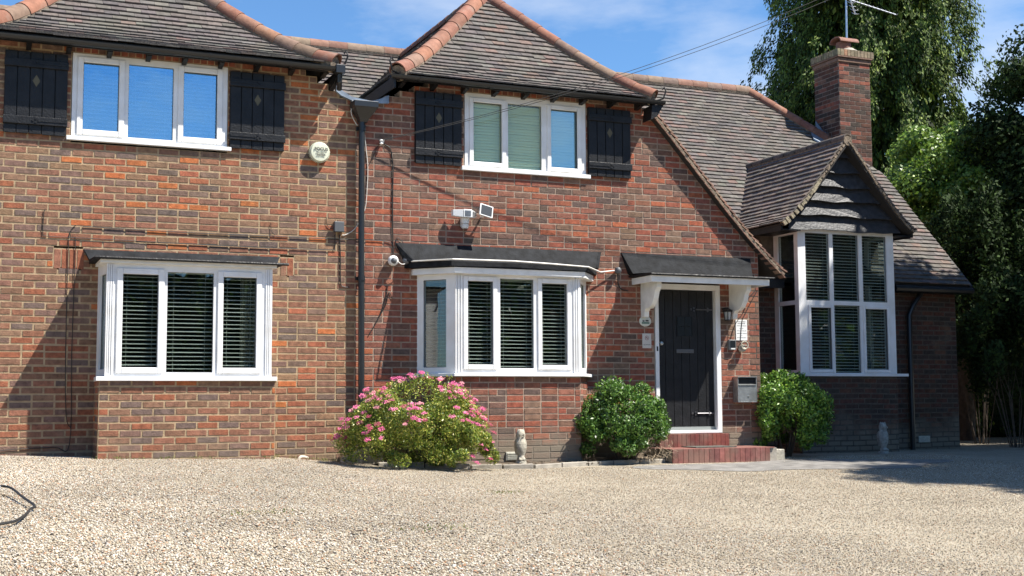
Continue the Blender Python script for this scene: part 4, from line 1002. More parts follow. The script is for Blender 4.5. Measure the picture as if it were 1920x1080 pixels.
# ------------------------------------------------------------------ things on the wall
# alarm box
A = empty('alarm_box', (3.765, -.01, 3.54), 'round cream alarm bell box lettered FOCUS between the left shutter and the downpipe', 'alarm')
mb = MB(); mb.lathe((3.765, -.003, 3.545), [(.10, 0), (.115, .02), (.118, .05), (.105, .075), (.0, .082)], ax=(0, -1, 0), n=32); mb.build('casing', CREAM, A, smooth=True)
mb = MB()
for k in range(40):
    a = 2*math.pi*k/40; mb.obox((3.765+.117*math.cos(a), -.035, 3.545+.117*math.sin(a)), (math.cos(a), 0, math.sin(a)), (0, 1, 0), (-math.sin(a), 0, math.cos(a)), .005, .025, .004)
mb.build('ribs', CREAM, A)
text('FOCUS', .05, (3.775, -.0885, 3.575), PRINT, A, bold=.0012); text('SECURITY', .026, (3.775, -.0885, 3.535), PRINT, A); text('SYSTEMS', .026, (3.775, -.0885, 3.507), PRINT, A, bold=.0006)
# floodlight with sensor, separate solar panel
Fl = empty('security_light', (5.55, -.01, 2.80), 'white security floodlight with three angled heads on the brick above the bay', 'floodlight')
mb = MB(); mb.lathe((5.56, -.055, 2.745), [(.036, 0), (.045, .015), (.045, .05), (.034, .055), (.050, .06), (.058, .12), (.05, .13)], n=18); mb.box(5.52, 5.60, -.04, -.003, 2.77, 2.88); mb.build('sensor_base', WPLAST, Fl, smooth=True)
mb = MB(); mb.box(5.505, 5.615, -.155, -.06, 2.868, 2.965); mb.build('lamp_head', WPLAST, Fl, bevel=.006)
mb = MB(); mb.prism([(5.385, -.11, 2.885), (5.50, -.15, 2.868), (5.50, -.15, 2.960), (5.385, -.11, 2.958)], (.0, .06, 0)); mb.build('lamp_head', WPLAST, Fl, bevel=.005)
mb = MB(); mb.prism([(5.62, -.15, 2.868), (5.69, -.11, 2.88), (5.69, -.11, 2.935), (5.62, -.15, 2.960)], (.0, .06, 0)); mb.build('lamp_head', WPLAST, Fl, bevel=.005)
mb = MB(); mb.box(5.522, 5.598, -.158, -.154, 2.885, 2.950)
mb.build('lens', GREYP, Fl)
mb = MB()
for k in range(5): mb.box(5.527+k*.015, 5.534+k*.015, -.161, -.1575, 2.887, 2.948)
mb.build('reflector', STEEL, Fl)
mb = MB(); mb.prism([(5.632, -.152, 2.880), (5.682, -.121, 2.890), (5.682, -.121, 2.925), (5.632, -.152, 2.948)], (0, .004, 0)); mb.build('lens', STEEL, Fl)
So = empty('solar_panel', (5.80, -.02, 2.86), 'small tilted white-framed solar panel beside the security floodlight', 'solar panel')
tl = math.radians(-13); ax_ = Vector((math.cos(tl), 0, math.sin(tl))); nn = Vector((.10, -.95, .30)).normalized(); az_ = nn.cross(ax_).normalized()*-1; ax_ = az_.cross(nn).normalized()*1
c = Vector((5.79, -.17, 2.955))
mb = MB(); mb.obox(c, ax_, nn, az_, .087, .010, .078); mb.build('panel_frame', WPLAST, So, bevel=.004)
mb = MB(); mb.obox(c+nn*.0115, ax_, nn, az_, .073, .002, .064); mb.build('solar_cell', PANEL, So)
mb = MB(); mb.tube([c, (5.79, -.06, 2.90), (5.79, -.005, 2.90)], .013, 8); mb.build('arm', WPLAST, So)
# CCTV camera with junction balls
Cc = empty('cctv_camera', (4.66, -.01, 2.33), 'white dome security camera with dark lens left of the bay roof', 'camera')
mb = MB(); mb.lathe((4.66, -.01, 2.325), [(.05, 0), (.062, .03), (.062, .06), (.05, .085), (.034, .092)], ax=(-.1, -1, -.1), n=24); mb.build('housing', WPLAST, Cc, smooth=True)
mb = MB(); mb.lathe((4.652, -.10, 2.317), [(.036, 0), (.034, .012), (.022, .024), (.0, .028)], ax=(-.1, -1, -.1), n=20); mb.build('lens', GREYP, Cc, smooth=True)
def junction(x, z, lab):
    mb = MB(); mb.lathe((x, -.055, z), [(.0, -.045), (.03, -.035), (.044, -.01), (.044, .01), (.03, .035), (.0, .045)], n=16); o = mb.build('junction_dome', GREYP, smooth=True, loc=(x, -.055, z)); tag(o, lab, 'junction box')
junction(4.815, 2.325, 'round dark junction dome at the left end of the white conduit by the camera'); junction(7.635, 2.31, 'round dark junction dome at the right end of the white conduit by the porch')
def wire(name, pts, rad, m, label, y=-.012, cat='cable'):
    P_ = [Vector((p[0], p[2] if len(p) > 2 else y, p[1])) for p in pts]
    if len(P_) > 3 and name != 'conduit':
        Q = [P_[0]]+P_+[P_[-1]]; S_ = []
        for a_, b_, c_, d_ in zip(Q, Q[1:], Q[2:], Q[3:]):
            for k in range(5):
                t = k/5; S_.append(.5*((2*b_)+(c_-a_)*t+(2*a_-5*b_+4*c_-d_)*t*t+(3*b_-a_-3*c_+d_)*t**3))
        P_ = S_+[P_[-1]]
    mb = MB(); mb.tube(P_, rad*(.72 if name == 'wall_cable' else 1), 6); o = mb.build(name, m, smooth=True, loc=P_[0]); tag(o, label, cat); return o
wire('conduit', [(4.86, 2.315, -.12), (5.22, 2.312, -.535), (6.0, 2.318, -.53), (6.45, 2.305, -.53), (6.98, 2.285, -.525), (7.36, 2.275, -.10), (7.6, 2.31, -.04)], .010, WIREW, 'thin white conduit running along the roof edge of the splayed bay')
wire('camera_lead', [(4.70, 2.31, -.10), (4.74, 2.28, -.10), (4.79, 2.285, -.08), (4.81, 2.31, -.06)], .006, WIREW, 'short looped white lead between the dome camera and its junction')
wire('wall_cable', [(4.80, 2.54), (4.72, 2.60), (4.70, 2.48), (4.76, 2.40), (4.80, 2.35)], .006, WIRE, 'short dark cable curling above the junction dome by the camera')
wire('wall_cable', [(4.645, 3.62), (4.665, 3.4), (4.66, 3.0), (4.665, 2.6), (4.672, 2.40)], .011, WIRE, 'thick black cable dropping straight down the brick towards the dome camera')
wire('wall_cable', [(4.50, 3.73), (4.57, 3.70), (4.63, 3.66), (4.65, 3.58)], .008, WIRE, 'short black cable curving right from the white insulator')
wire('wall_cable', [(4.49, 3.70), (4.45, 3.62), (4.40, 3.50), (4.35, 3.42)], .005, WIRE, 'thin dark cable drooping left from the white insulator to the downpipe')
ins = MB(); ins.lathe((4.51, -.05, 3.72), [(.01, -.03), (.028, -.02), (.012, 0), (.028, .018), (.01, .03)], n=12); ins.tube([(4.51, 0, 3.69), (4.52, -.05, 3.70), (4.54, -.08, 3.75)], .006, 6)
tag(ins.build('insulator', WPLAST, loc=(4.51, -.05, 3.72)), 'small white cable insulator on a hook right of the hopper head', 'insulator')
# left facade cables
wire('wall_cable', [(.80, 2.72), (.79, 2.47), (.83, 2.44), (1.1, 2.435), (1.6, 2.43), (2.4, 2.42), (3.2, 2.415), (3.90, 2.42), (3.96, 2.44), (3.965, 2.60)], .006, WIRE, 'long thin black cable running level just over the left bay roof')
wire('wall_cable', [(1.19, 2.56), (1.6, 2.555), (2.4, 2.545), (3.2, 2.55), (3.9, 2.548), (4.30, 2.555), (4.58, 2.55), (4.66, 2.51), (4.668, 2.42)], .006, WIRE, 'upper long black cable crossing the wall and passing behind the downpipe')
wire('wall_cable', [(3.215, 2.70), (3.222, 2.60), (3.27, 2.56)], .005, WIRE, 'short black cable dropping onto the upper wall cable')
wire('wall_cable', [(1.12, 2.57), (1.07, 2.50), (1.05, 2.3), (1.05, 1.2), (1.07, .55), (1.12, .42)], .006, WIRE, 'left of the two black cables hanging down beside the left bay')
wire('wall_cable', [(1.11, 2.44), (1.12, 2.3), (1.11, 1.2), (1.11, .25), (.95, .22), (.5, .20), (.2, .15)], .006, WIRE, 'right of the two black cables hanging down beside the left bay')
wire('wall_cable', [(4.02, 2.60), (4.03, 2.35), (4.035, 2.05), (4.07, 2.00), (4.14, 1.995)], .009, WIRE, 'black cable dropping from the black junction box left of the downpipe')
wire('wall_cable', [(4.15, 4.19, -.07), (4.135, 4.05, -.06), (4.17, 3.96, -.05), (4.22, 3.90, -.03)], .007, WIREW, 'short white cable looping from the lead apron behind the hopper')
wire('wall_cable', [(4.31, 3.80, -.03), (4.335, 3.62), (4.355, 3.42), (4.35, 3.2), (4.33, 2.95), (4.28, 2.82), (4.20, 2.68), (4.10, 2.61), (4.05, 2.60)], .007, WIREW, 'white cable hanging right of the downpipe and ending at the junction box')
Jb = MB(); Jb.box(3.945, 4.06, -.07, -.003, 2.63, 2.75); tag(Jb.build('junction_box', GREYP, bevel=.006, loc=(4.0, -.03, 2.63)), 'small square black junction box with cables left of the downpipe', 'junction box')
wire('wall_cable', [(3.86, 2.80), (3.87, 2.71), (3.92, 2.67), (3.95, 2.68)], .005, WIRE, 'short black cable hooking into the left side of the junction box')
wire('dried_vine', [(4.38, 1.45), (4.48, 1.62), (4.55, 1.78), (4.59, 1.93), (4.60, 2.02)], .006, WIRE, 'thin dark dried stem clinging to brick right of the downpipe', cat='stem'); wire('dried_vine', [(4.48, 1.62), (4.58, 1.80), (4.62, 1.95), (4.66, 1.88)], .005, WIRE, 'forked tip of dark dried stem under the dome camera', cat='stem')
wire('wall_cable', [(7.64, 2.27, -.03), (7.66, 2.15), (7.70, 2.08), (7.80, 2.06)], .010, WIRE, 'black cable looping from the junction dome under the porch roof')
# porch right-hand cables
wire('wall_cable', [(9.75, 2.12), (9.66, 1.98), (9.55, 1.80), (9.50, 1.70), (9.47, 1.45)], .007, WIRE, 'black cable running down behind the white notice beside the door')
wire('wall_cable', [(9.72, 2.12), (9.58, 1.98), (9.53, 1.83), (9.42, 1.70), (9.35, 1.56), (9.32, 1.46)], .006, WIRE, 'dark cable slanting from the verge foot to the door entry box')
wire('wall_cable', [(9.22, 1.52), (9.25, 1.58), (9.30, 1.56), (9.29, 1.49)], .006, mat('tan_cable', (.22, .12, .07), .7), 'small brown coiled cable between door frame and entry box')
# plates
mb = MB(); mb.lathe((0, 0, 0), [(.086, 0), (.086, .006), (.075, .012)], ax=(0, -1, 0), n=32)
mb.v = [(8.045+x, -.003+y, 1.68+z*.80) for x, y, z in mb.v]
Pl = empty('house_plaque', (8.045, 0, 1.68), 'oval white house name plaque left of the front door', 'plaque'); mb.build('plate', mat('ivory_enamel', (.58, .60, .54), .4, .1, 40), Pl, smooth=True)
mb = MB(); mb.box(8.0, 8.03, -.0165, -.0155, 1.672, 1.69); mb.box(8.045, 8.09, -.0165, -.0155, 1.675, 1.695); mb.build('picture', PRINT, Pl)
mb = MB(); mb.box(7.99, 8.10, -.016, -.015, 1.645, 1.668); mb.build('picture', PRINTG, Pl)
text('.....', .03, (8.045, -.0165, 1.712), PRINT, Pl) if False else None
Ns = empty('smoking_sign', (8.065, 0, 1.42), 'small pale rectangular no smoking sign on brick beside the door frame', 'sign')
mb = MB(); mb.box(8.0, 8.13, -.008, -.002, 1.335, 1.522); mb.build('plate', mat('pale_sign', (.55, .52, .48), .5), Ns, bevel=.002)
mb = MB(); rg = []
for j in range(24):
    a = 2*math.pi*j/24; rg.append((8.065+.026*math.cos(a), -.0095, 1.465+.026*math.sin(a)))
mb.tube(rg+[rg[0]], .0025, 5); mb.tube([(8.047, -.0095, 1.483), (8.083, -.0095, 1.447)], .0025, 5); mb.build('prohibition_ring', REDP, Ns)
mb = MB(); mb.box(8.05, 8.08, -.0095, -.0085, 1.462, 1.469); mb.build('cigarette', PRINT, Ns)
text('NO SMOKING', .016, (8.065, -.0088, 1.378), PRINT, Ns)
No = empty('notice', (9.49, 0, 1.58), 'white printed notice with lines of black text right of the front door', 'notice')
mb = MB(); mb.box(9.405, 9.583, -.009, -.003, 1.452, 1.725); mb.build('plate', WPLAST, No, bevel=.002)
for i, (s_, wd_) in enumerate((('N. Friday', .032), ('Milk & Co.', .03), ('ALL VISITORS', .024), ('please', .026), ('report first', .025), ('to reception', .025), ('at', .022), ('the front door', .023))):
    mbw = MB()
# the notice's words cannot be read in the photograph: rows of small dark strokes stand for them
rows = [(1.700, .13, 1), (1.676, .12, 1), (1.646, .145, .8), (1.612, .06, .8), (1.580, .13, .7), (1.546, .15, .7), (1.518, .02, .6), (1.490, .14, .7)]
mb = MB()
for z, wd_, k in rows:
    x = 9.494-wd_/2
    while x < 9.494+wd_/2:
        l_ = rnd.uniform(.004, .011); mb.box(x, x+l_, -.0102, -.0092, z-.0045*k, z+.0045*k*rnd.uniform(.5, 1.2)); x += l_+rnd.uniform(.003, .007)
mb.build('print', PRINT, No)
En = empty('entry_box', (9.33, 0, 1.39), 'small black and grey door entry keypad below the notice', 'keypad')
mb = MB(); mb.box(9.275, 9.38, -.05, -.002, 1.322, 1.46); mb.build('case', mat('grey_case', (.16, .17, .17), .5), En, bevel=.008)
mb = MB(); mb.box(9.288, 9.367, -.056, -.051, 1.355, 1.448); mb.build('screen', PANEL, En, bevel=.01)
mb = MB(); mb.box(9.297, 9.358, -.056, -.051, 1.332, 1.348); mb.build('name_strip', WPLAST, En)
Be = empty('ship_bell', (9.47, 0, 1.36), 'small round ornamental metal bell hanging under the notice', 'bell')
mb = MB(); mb.lathe((9.47, -.05, 1.30), [(.02, 0), (.045, .01), (.052, .04), (.045, .07), (.02, .09), (.01, .10)], n=16); mb.build('bowl', STONE, Be, smooth=True)
mb = MB(); rg = [(9.475+.052*math.cos(a*.3927), -.10, 1.385+.052*math.sin(a*.3927)) for a in range(17)]; mb.tube(rg, .009, 6); mb.tube([(9.44, -.10, 1.385), (9.51, -.10, 1.385)], .006, 5); mb.tube([(9.475, -.1, 1.42), (9.475, 0, 1.42)], .006, 5); mb.build('wreath', STONE, Be)
# lantern
La = empty('wall_lantern', (9.22, 0, 1.80), 'black coach lantern on the wall right of the door frame', 'lantern')
mb = MB(); mb.tube([(9.21, 0, 1.86), (9.21, -.07, 1.87), (9.21, -.12, 1.86)], .010, 6); mb.lathe((9.21, -.12, 1.835), [(.0, .04), (.02, .03), (.075, -.005), (.07, -.015), (.05, -.015)], n=6); mb.lathe((9.21, -.12, 1.70), [(.03, 0), (.045, .005), (.045, .015)], n=6)
for k in range(6):
    a = math.pi*k/3; mb.tube([(9.21+.043*math.cos(a), -.12+.043*math.sin(a), 1.71), (9.21+.058*math.cos(a), -.12+.058*math.sin(a), 1.822)], .005, 4)
mb.build('frame', BLACKP, La)
mb = MB(); mb.lathe((9.21, -.12, 1.715), [(.036, 0), (.050, .10)], n=6); mb.build('glass', mat('lantern_glass', (.35, .37, .36), .1), La)
# letter box
Lb = empty('letter_box', (9.49, 0, .64), 'square steel letter box on the brick right of the door with a sloping lid', 'letter box')
mb = MB(); mb.box(9.345, 9.355, -.12, -.002, .64, .965); mb.box(9.63, 9.64, -.12, -.002, .64, .965); mb.box(9.355, 9.63, -.12, -.002, .64, .65); mb.box(9.355, 9.63, -.012, -.002, .65, .965); mb.box(9.345, 9.64, -.13, -.002, .965, .975); mb.build('body', STEEL, Lb)
mb = MB(); mb.box(9.355, 9.63, -.118, -.11, .65, .865); mb.build('front_panel', STEEL, Lb, bevel=.003)
mb = MB(); mb.prism([(9.355, -.128, .862), (9.63, -.128, .862), (9.63, -.06, .885), (9.355, -.06, .885)], (0, 0, .006)); mb.build('flap', STEEL, Lb)
mb = MB(); mb.box(9.358, 9.628, -.10, -.02, .87, .96); mb.build('dark_slot', BLACKP, Lb)
mb = MB(); mb.lathe((9.51, -.118, .72), [(.012, 0), (.012, .008)], ax=(0, -1, 0), n=10); mb.build('lock', STEEL, Lb)
# air bricks
def airbrick(x0, y, z0, lab, ww=.215):
    mb = MB(); mb.box(x0, x0+ww, y-.012, y+.01, z0, z0+.10)
    o = mb.build('air_brick', mat('air_brick_white', (.50, .49, .42), .7, .2, 30) if 'air_brick_white' not in MATS else MATS['air_brick_white'], bevel=.004, loc=(x0, y, z0)); tag(o, lab, 'vent')
    for k in range(4):
        q = MB(); q.box(x0+.015, x0+ww-.015, y-.02, y-.0125, z0+.014+k*.021, z0+.022+k*.021); q.build('louvre', MATS['air_brick_white'], o)
airbrick(5.93, -.41, -.02, 'cream louvred air vent low on the bay brick beside the owl'); airbrick(13.6, 1.39, .0, 'dim pale air vent low on the dark recessed wall at right')

# owl statues
def owl(x, y, z, h, label, rot=0.3, m=STONE):
    O_ = empty('owl_statue', (x, y, z), label, 'statue', 'stone garden statues')
    k = h/.36
    prof = [(.045, .0), (.05, .03), (.04, .055), (.045, .075), (.062, .11), (.072, .16), (.070, .21), (.058, .25), (.05, .265), (.054, .29), (.052, .325), (.036, .35), (.0, .36)]
    mb = MB(); rings = []
    for rr, hh in prof:
        rings.append([(x+(rr*math.cos(a)*1.0)*k, y+(rr*math.sin(a)*.85+.02*(hh-.18))*k, z+(hh+.012*(abs(math.cos(a)) if hh > .33 else 0))*k) for a in [2*math.pi*i/18 for i in range(18)]])
    mb.loft(rings); b_ = mb.build('body', m, O_, smooth=True)
    mb = MB()
    for s in (-1, 1):
        mb.loft([[(x+s*(.055+.014*math.cos(a)*w_)*k, y+(.010+.045*math.sin(a)*w_)*k, z+hh*k) for a in [2*math.pi*i/10 for i in range(10)]] for hh, w_ in ((.07, .2), (.11, .8), (.17, 1.1), (.23, .9), (.26, .2))])
    mb.build('wings', m, O_, smooth=True)
    mb = MB()
    for s in (-1, 1):
        mb.lathe((x+s*.022*k, y-.048*k, z+.305*k), [(.016*k, 0), (.013*k, .008*k), (.0, .01*k)], ax=(s*.2, -1, 0), n=12)
        mb.loft([[(x+s*.035*k+rr*math.cos(a)*k, y+rr*math.sin(a)*k, z+hh*k) for a in [2*math.pi*i/8 for i in range(8)]] for rr, hh in ((.016, .335), (.010, .36), (.0015, .378))])
    mb.lathe((x, y-.052*k, z+.285*k), [(.008*k, 0), (.0, .02*k)], ax=(0, -.8, -.5), n=8); mb.build('face', m, O_, smooth=True)
    mb = MB()
    for s in (-1, 1):
        for t in (-1, 0, 1): mb.tube([(x+s*.025*k, y-.02*k, z+.04*k), (x+(s*.025+t*.014)*k, y-.06*k, z+.015*k)], [.012*k, .006*k], 6)
    mb.lathe((x, y, z-.03), [(.07*k, 0), (.062*k, .035)], n=14); mb.build('feet', m, O_, smooth=True)
owl(6.03, -.62, -.02, .36, 'pale stone owl statue standing on the soil before the splayed bay')
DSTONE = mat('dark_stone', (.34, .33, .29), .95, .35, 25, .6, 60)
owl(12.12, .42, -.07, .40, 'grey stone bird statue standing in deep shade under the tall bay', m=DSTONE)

# kerb stones, soil bed
KP = [(4.30, -.62), (5.33, -.80), (6.05, -.93), (7.23, -.60), (8.00, -.52)]
mb = MB(); mb.add([(4.3, 0, -.06), (4.2, -.3, -.07)]+[(x, y, gz(x, y)+.03) for x, y in KP]+[(8.0, 0, -.02)], [(0, 1, 2, 3, 4, 5, 6, 7)][::1])
mb.v = [(x, y, z) for x, y, z in mb.v]; mb.f = [tuple(reversed(q)) for q in mb.f]
mb.build('flower_bed', SOIL, kind='structure')
Ke = empty('bed_edging', (6, -.8, -.09), 'row of weathered concrete edging stones along the flower bed', 'edging')
for (x0, y0), (x1, y1) in zip(KP, KP[1:]):
    ln = math.hypot(x1-x0, y1-y0); n = max(1, round(ln/.42)); d_ = Vector((x1-x0, y1-y0, 0)).normalized()
    for i in range(n):
        q = (i+.5)/n; x, y = x0+(x1-x0)*q, y0+(y1-y0)*q
        mb = MB(); mb.obox((x, y, gz(x, y)+.005+rnd.uniform(-.008, .008)), (d_+Vector((0, 0, rnd.uniform(-.02, .02)))).normalized(), Vector((-d_.y, d_.x, 0)), (0, 0, 1), ln/n/2-.008, .03, .05)
        mb.build('edging_stone', CONC, Ke, bevel=.008)
# soil clods
mb = MB()
for _ in range(500):
    x = rnd.uniform(4.5, 7.9); y = rnd.uniform(-.75, -.42) if 5.2 < x < 7 else rnd.uniform(-.5, -.05); s = rnd.uniform(.006, .018)
    mb.lathe((x, y, gz(x, y)+.028), [(s*.6, 0), (s, s*.5), (s*.4, s)], n=5)
mb.build('bark_chips', SOIL, kind='stuff', label='dark bark chips lying on the flower bed', cat='bark chips')
# haunch of concrete at the foot of the downpipe
mb = MB(); mb.prism([(3.98, -.02, -.1), (4.55, -.02, -.1), (4.50, -.02, .12), (4.30, -.02, .16), (4.05, -.02, .05)], (0, -.14, 0)); tag(mb.build('drain_surround', CONC, bevel=.02, loc=(4.2, 0, -.1)), 'rough concrete drain surround at the foot of the downpipe', 'drain')
# small bent pipe at the wall foot
wire('waste_pipe', [(3.52, -.03, -.10), (3.55, .055, -.11), (3.60, .065, -.08), (3.66, .05, -.03)], .016, mat('old_white_pipe', (.55, .5, .42), .6, .2, 30), 'short bent waste pipe poking out at the wall foot right of the left bay', cat='pipe')
wire('gravel_cable', [(x, gz(x, y)+.02+z, y) for x, y, z in ((.20, -3.98, .05), (.37, -3.96, .05), (.46, -4.55, .03), (.515, -4.93, .015), (.48, -5.05, .01), (.40, -5.55, .012), (.27, -5.8, .01), (-.2, -6.0, .01))], .009, WIRE, 'looped black cable lying on the gravel at the left edge')
mb = MB(); y0 = -4.15; zz = gz(.1, y0)
mb.prism([(-.5, y0, zz+.0), (.27, y0+.1, zz), (.33, y0+.15, zz+.08), (.26, y0+.2, zz+.11), (-.5, y0+.1, zz+.11)], (0, .25, 0)); tag(mb.build('cable_box', mat('slate_grey_plastic', (.20, .22, .25), .6), bevel=.01, loc=(0, y0, zz)), 'grey box on the gravel at the left edge with a black cable', 'box')
# fallen leaves / twigs on the gravel
for i, (x, y, s, lab) in enumerate(((4.2, -5.2, .035, 'small dark twig lying mid drive on the pale gravel'), (2.35, -6.4, .05, 'dark dead leaf on gravel near the bottom of the photo'), (6.6, -5.0, .03, 'tiny dark leaf on gravel right of the middle'), (2.9, -6.6, .03, 'small brown leaf on gravel at bottom centre'))):
    mb = MB(); z = gundul(x, y)+.02
    mb.v = [(x-s, y, z), (x-s*.3, y-s*.4, z+.006), (x+s*.4, y-s*.35, z+.012), (x+s, y, z+.002), (x+s*.3, y+s*.4, z+.012), (x-s*.4, y+s*.35, z+.004)]; mb.f = [(0, 1, 2, 3, 4, 5)]
    tag(mb.build('dead_leaf', BARK, loc=(x, y, z)), lab, 'leaf')

# aerial
Ae = empty('tv_aerial', (14.38, 3.83, 6.8), 'grey metal television aerial with finned boom on the chimney mast', 'aerial')
mb = MB(); mb.tube([(14.38, 3.83, 6.72), (14.40, 3.83, 8.05)], .016, 8); mb.build('mast', ALU, Ae, smooth=True)
b0, b1 = Vector((14.42, 3.80, 7.78)), Vector((15.60, 3.95, 7.68)); dv = (b1-b0).normalized()
mb = MB(); mb.tube([b0-dv*.1, b1], .013, 6); mb.tube([b0+Vector((.02, -.02, 0)), b0+Vector((.13, -.02, -.26))], .012, 6); mb.build('boom', ALU, Ae)
el = Vector((-.25, -.9, -.35)).normalized()
for i in range(11):
    p = b0+(b1-b0)*(i+1)/11.5; L_ = .15 if i > 1 else .19
    mb = MB()
    for s in (-1, 1):
        mb.tube([p, p+(el*s+dv*.35).normalized()*L_*.6, p+(el*s+dv*.1+Vector((0, 0, .15))).normalized()*L_], .004, 4)
    mb.build('element', ALU, Ae)
for k in range(4):
    p = b0+Vector((.04+.03*k, 0, -.06-.065*k)); mb = MB(); mb.tube([p-el*.17+Vector((.02, 0, .02)), p, p+el*.17+Vector((.02, 0, .02))], .004, 4); mb.build('reflector_rod', ALU, Ae)

# overhead service cables
for k, (dx, dz) in enumerate(((0, 0), (.0, .06))):
    A_, B_ = Vector((4.53, -.08, 3.74+dz*.15)), Vector((15.6, -2.5, 8.95+dz*1.6)); P_ = []
    for i in range(41):
        q = i/40; p = A_.lerp(B_, q); p.z -= .594*4*q*(1-q)*(1-dz*.3); P_.append(p)
    mb = MB(); mb.tube(P_, .0036, 5); tag(mb.build('overhead_cable', WIRE, smooth=True, loc=A_), ('lower' if k == 0 else 'upper')+' black overhead cable rising right from the wall insulator across the sky', 'cable')

# ------------------------------------------------------------------ plants
def leafmesh(name, C, Dn, Up, Ln, Wd, tint, m, parent, **kw):
    """arrays: centre, direction along leaf, normal-ish, length, width"""
    n = len(C); side = np.cross(Dn, Up); side /= np.linalg.norm(side, axis=1, keepdims=True)+1e-9
    nn_ = np.cross(side, Dn)
    a = C-Dn*Ln[:, None]*.5; d_ = C+Dn*Ln[:, None]*.5; mid = C+nn_*(Ln*.10)[:, None]
    l_ = mid-side*Wd[:, None]*.5-nn_*(Ln*.06)[:, None]; r_ = mid+side*Wd[:, None]*.5-nn_*(Ln*.06)[:, None]
    V = np.stack([a, r_, d_, l_], 1).reshape(-1, 3)
    off = np.array(wloc(parent)) if parent else np.zeros(3)
    V = V-off
    me = bpy.data.meshes.new(name); me.vertices.add(4*n); me.vertices.foreach_set('co', V.ravel())
    me.loops.add(4*n); me.loops.foreach_set('vertex_index', np.arange(4*n)); me.polygons.add(n); me.polygons.foreach_set('loop_start', np.arange(0, 4*n, 4)); me.polygons.foreach_set('loop_total', np.full(n, 4))
    me.update(); at = me.attributes.new('tint', 'FLOAT_COLOR', 'FACE'); a4 = np.ones((n, 4), np.float32); a4[:, :3] = tint; at.data.foreach_set('color', a4.ravel())
    me.materials.append(m); o = bpy.data.objects.new(name, me); COL.objects.link(o)
    if parent: o.parent = parent
    return tag(o, **kw) if kw else o
def rdir(n):
    v = nr.normal(size=(n, 3)); return v/np.linalg.norm(v, axis=1, keepdims=True)
def tints(n, pal, k=.2):
    P_ = np.array([p[0] for p in pal]); W_ = np.array([p[1] for p in pal], float); i = nr.choice(len(pal), n, p=W_/W_.sum())
    return np.clip(P_[i]*(1+k*(nr.random((n, 1))-.5)*2), 0, 1)
def bush(c, rad, n, pal, lsize, ltype, parent, power=.5, lumps=26, wd=.42, shellk=.35, seed=0, flat=0.0):
    """foliage shell of lumps round an ellipsoid"""
    c = np.array(c); rad = np.array(rad); ld_ = rdir(lumps); ld_[:, 2] = np.abs(ld_[:, 2])*1.0-.25*(nr.random(lumps)); ld_ /= np.linalg.norm(ld_, axis=1, keepdims=True)
    lc = ld_*nr.uniform(.62, .86, (lumps, 1)); lr = nr.uniform(.20, .34, lumps)
    i = nr.integers(0, lumps, n); d_ = rdir(n); d_ = d_*.8+ld_[i]*.5; d_ /= np.linalg.norm(d_, axis=1, keepdims=True)
    pos = lc[i]+d_*lr[i][:, None]*nr.uniform(.5, 1.0, (n, 1))
    P_ = c+pos*rad
    z0 = gz(c[0], c[1])+.02; P_ = P_[P_[:, 2] > z0]; m_ = len(P_); out = d_[:m_]
    nrm = out+rdir(m_)*.55; nrm /= np.linalg.norm(nrm, axis=1, keepdims=True)
    dr = np.cross(nrm, rdir(m_)); dr /= np.linalg.norm(dr, axis=1, keepdims=True)+1e-9; dr = dr*.8+out*.5+np.array([0, 0, .25*(1-flat)]); dr /= np.linalg.norm(dr, axis=1, keepdims=True)
    L_ = nr.uniform(.7, 1.25, m_)*lsize
    return leafmesh('foliage', P_, dr, nrm, L_, L_*wd, tints(m_, pal), ltype, parent), P_, out
def stems(c, parent, n, h, spread):
    mb = MB()
    for _ in range(n):
        a = rnd.uniform(0, 6.28); r_ = rnd.uniform(.3, 1)*spread; x, y, z = c
        mb.tube([(x+.15*r_*math.cos(a), y+.15*r_*math.sin(a), z-.05), (x+.5*r_*math.cos(a+.3), y+.5*r_*math.sin(a+.3), z+h*.5), (x+r_*math.cos(a), y+r_*math.sin(a)*.7, z+h*rnd.uniform(.7, 1))], [.009, .006, .002], 5)
    mb.build('stems', BARK, parent)
# pink flowering spirea
SPI = [((.17, .25, .035), 4), ((.28, .34, .05), 4), ((.42, .43, .08), 3), ((.10, .16, .03), 3), ((.50, .45, .12), 1.2)]
Sp = empty('spirea_bush', (4.85, -.62, -.06), 'wide yellow-green bush covered in pink flower clusters at the downpipe foot', 'bush')
_, P1, D1 = bush((4.70, -.68, .26), (.82, .66, .69), 36000, SPI, .033, LEAF, Sp, lumps=60)
bush((4.55, -.92, .04), (.50, .28, .33), 7000, SPI, .033, LEAF, Sp, lumps=20)
bush((5.22, -1.12, .06), (.34, .24, .34), 5500, SPI, .034, LEAF, Sp, lumps=12)
stems((4.85, -.6, -.06), Sp, 30, .7, .6)
# flower heads: flat domes of petals
FP = [((.62, .12, .28), 4), ((.72, .20, .36), 3), ((.50, .10, .16), 3), ((.68, .30, .34), 1)]
cand = [i for i in range(len(P1)) if D1[i][1] < .35 and (D1[i][2] > -.2)]; sel = []
rnd.shuffle(cand)
for i in cand:
    p = P1[i]
    q = ((p-np.array([4.70, -.68, .26]))/np.array([.82, .66, .69])); rr = np.linalg.norm(q)
    if rr < .93: continue
    if p[0] < 4.7 and p[2] < .35 and rnd.random() < .6: continue
    if all(np.linalg.norm(p-s) > .058 for s in sel): sel.append(p)
    if len(sel) > 150: break
for (x, y, z) in ((5.20, -1.17, .05), (5.35, -1.16, .12), (5.46, -1.10, .20), (5.28, -1.20, .18), (5.18, -1.15, .26), (5.42, -1.12, .02), (5.24, -1.19, -.02), (5.52, -1.0, .3)): sel.append(np.array([x, y, z]))
fh = []
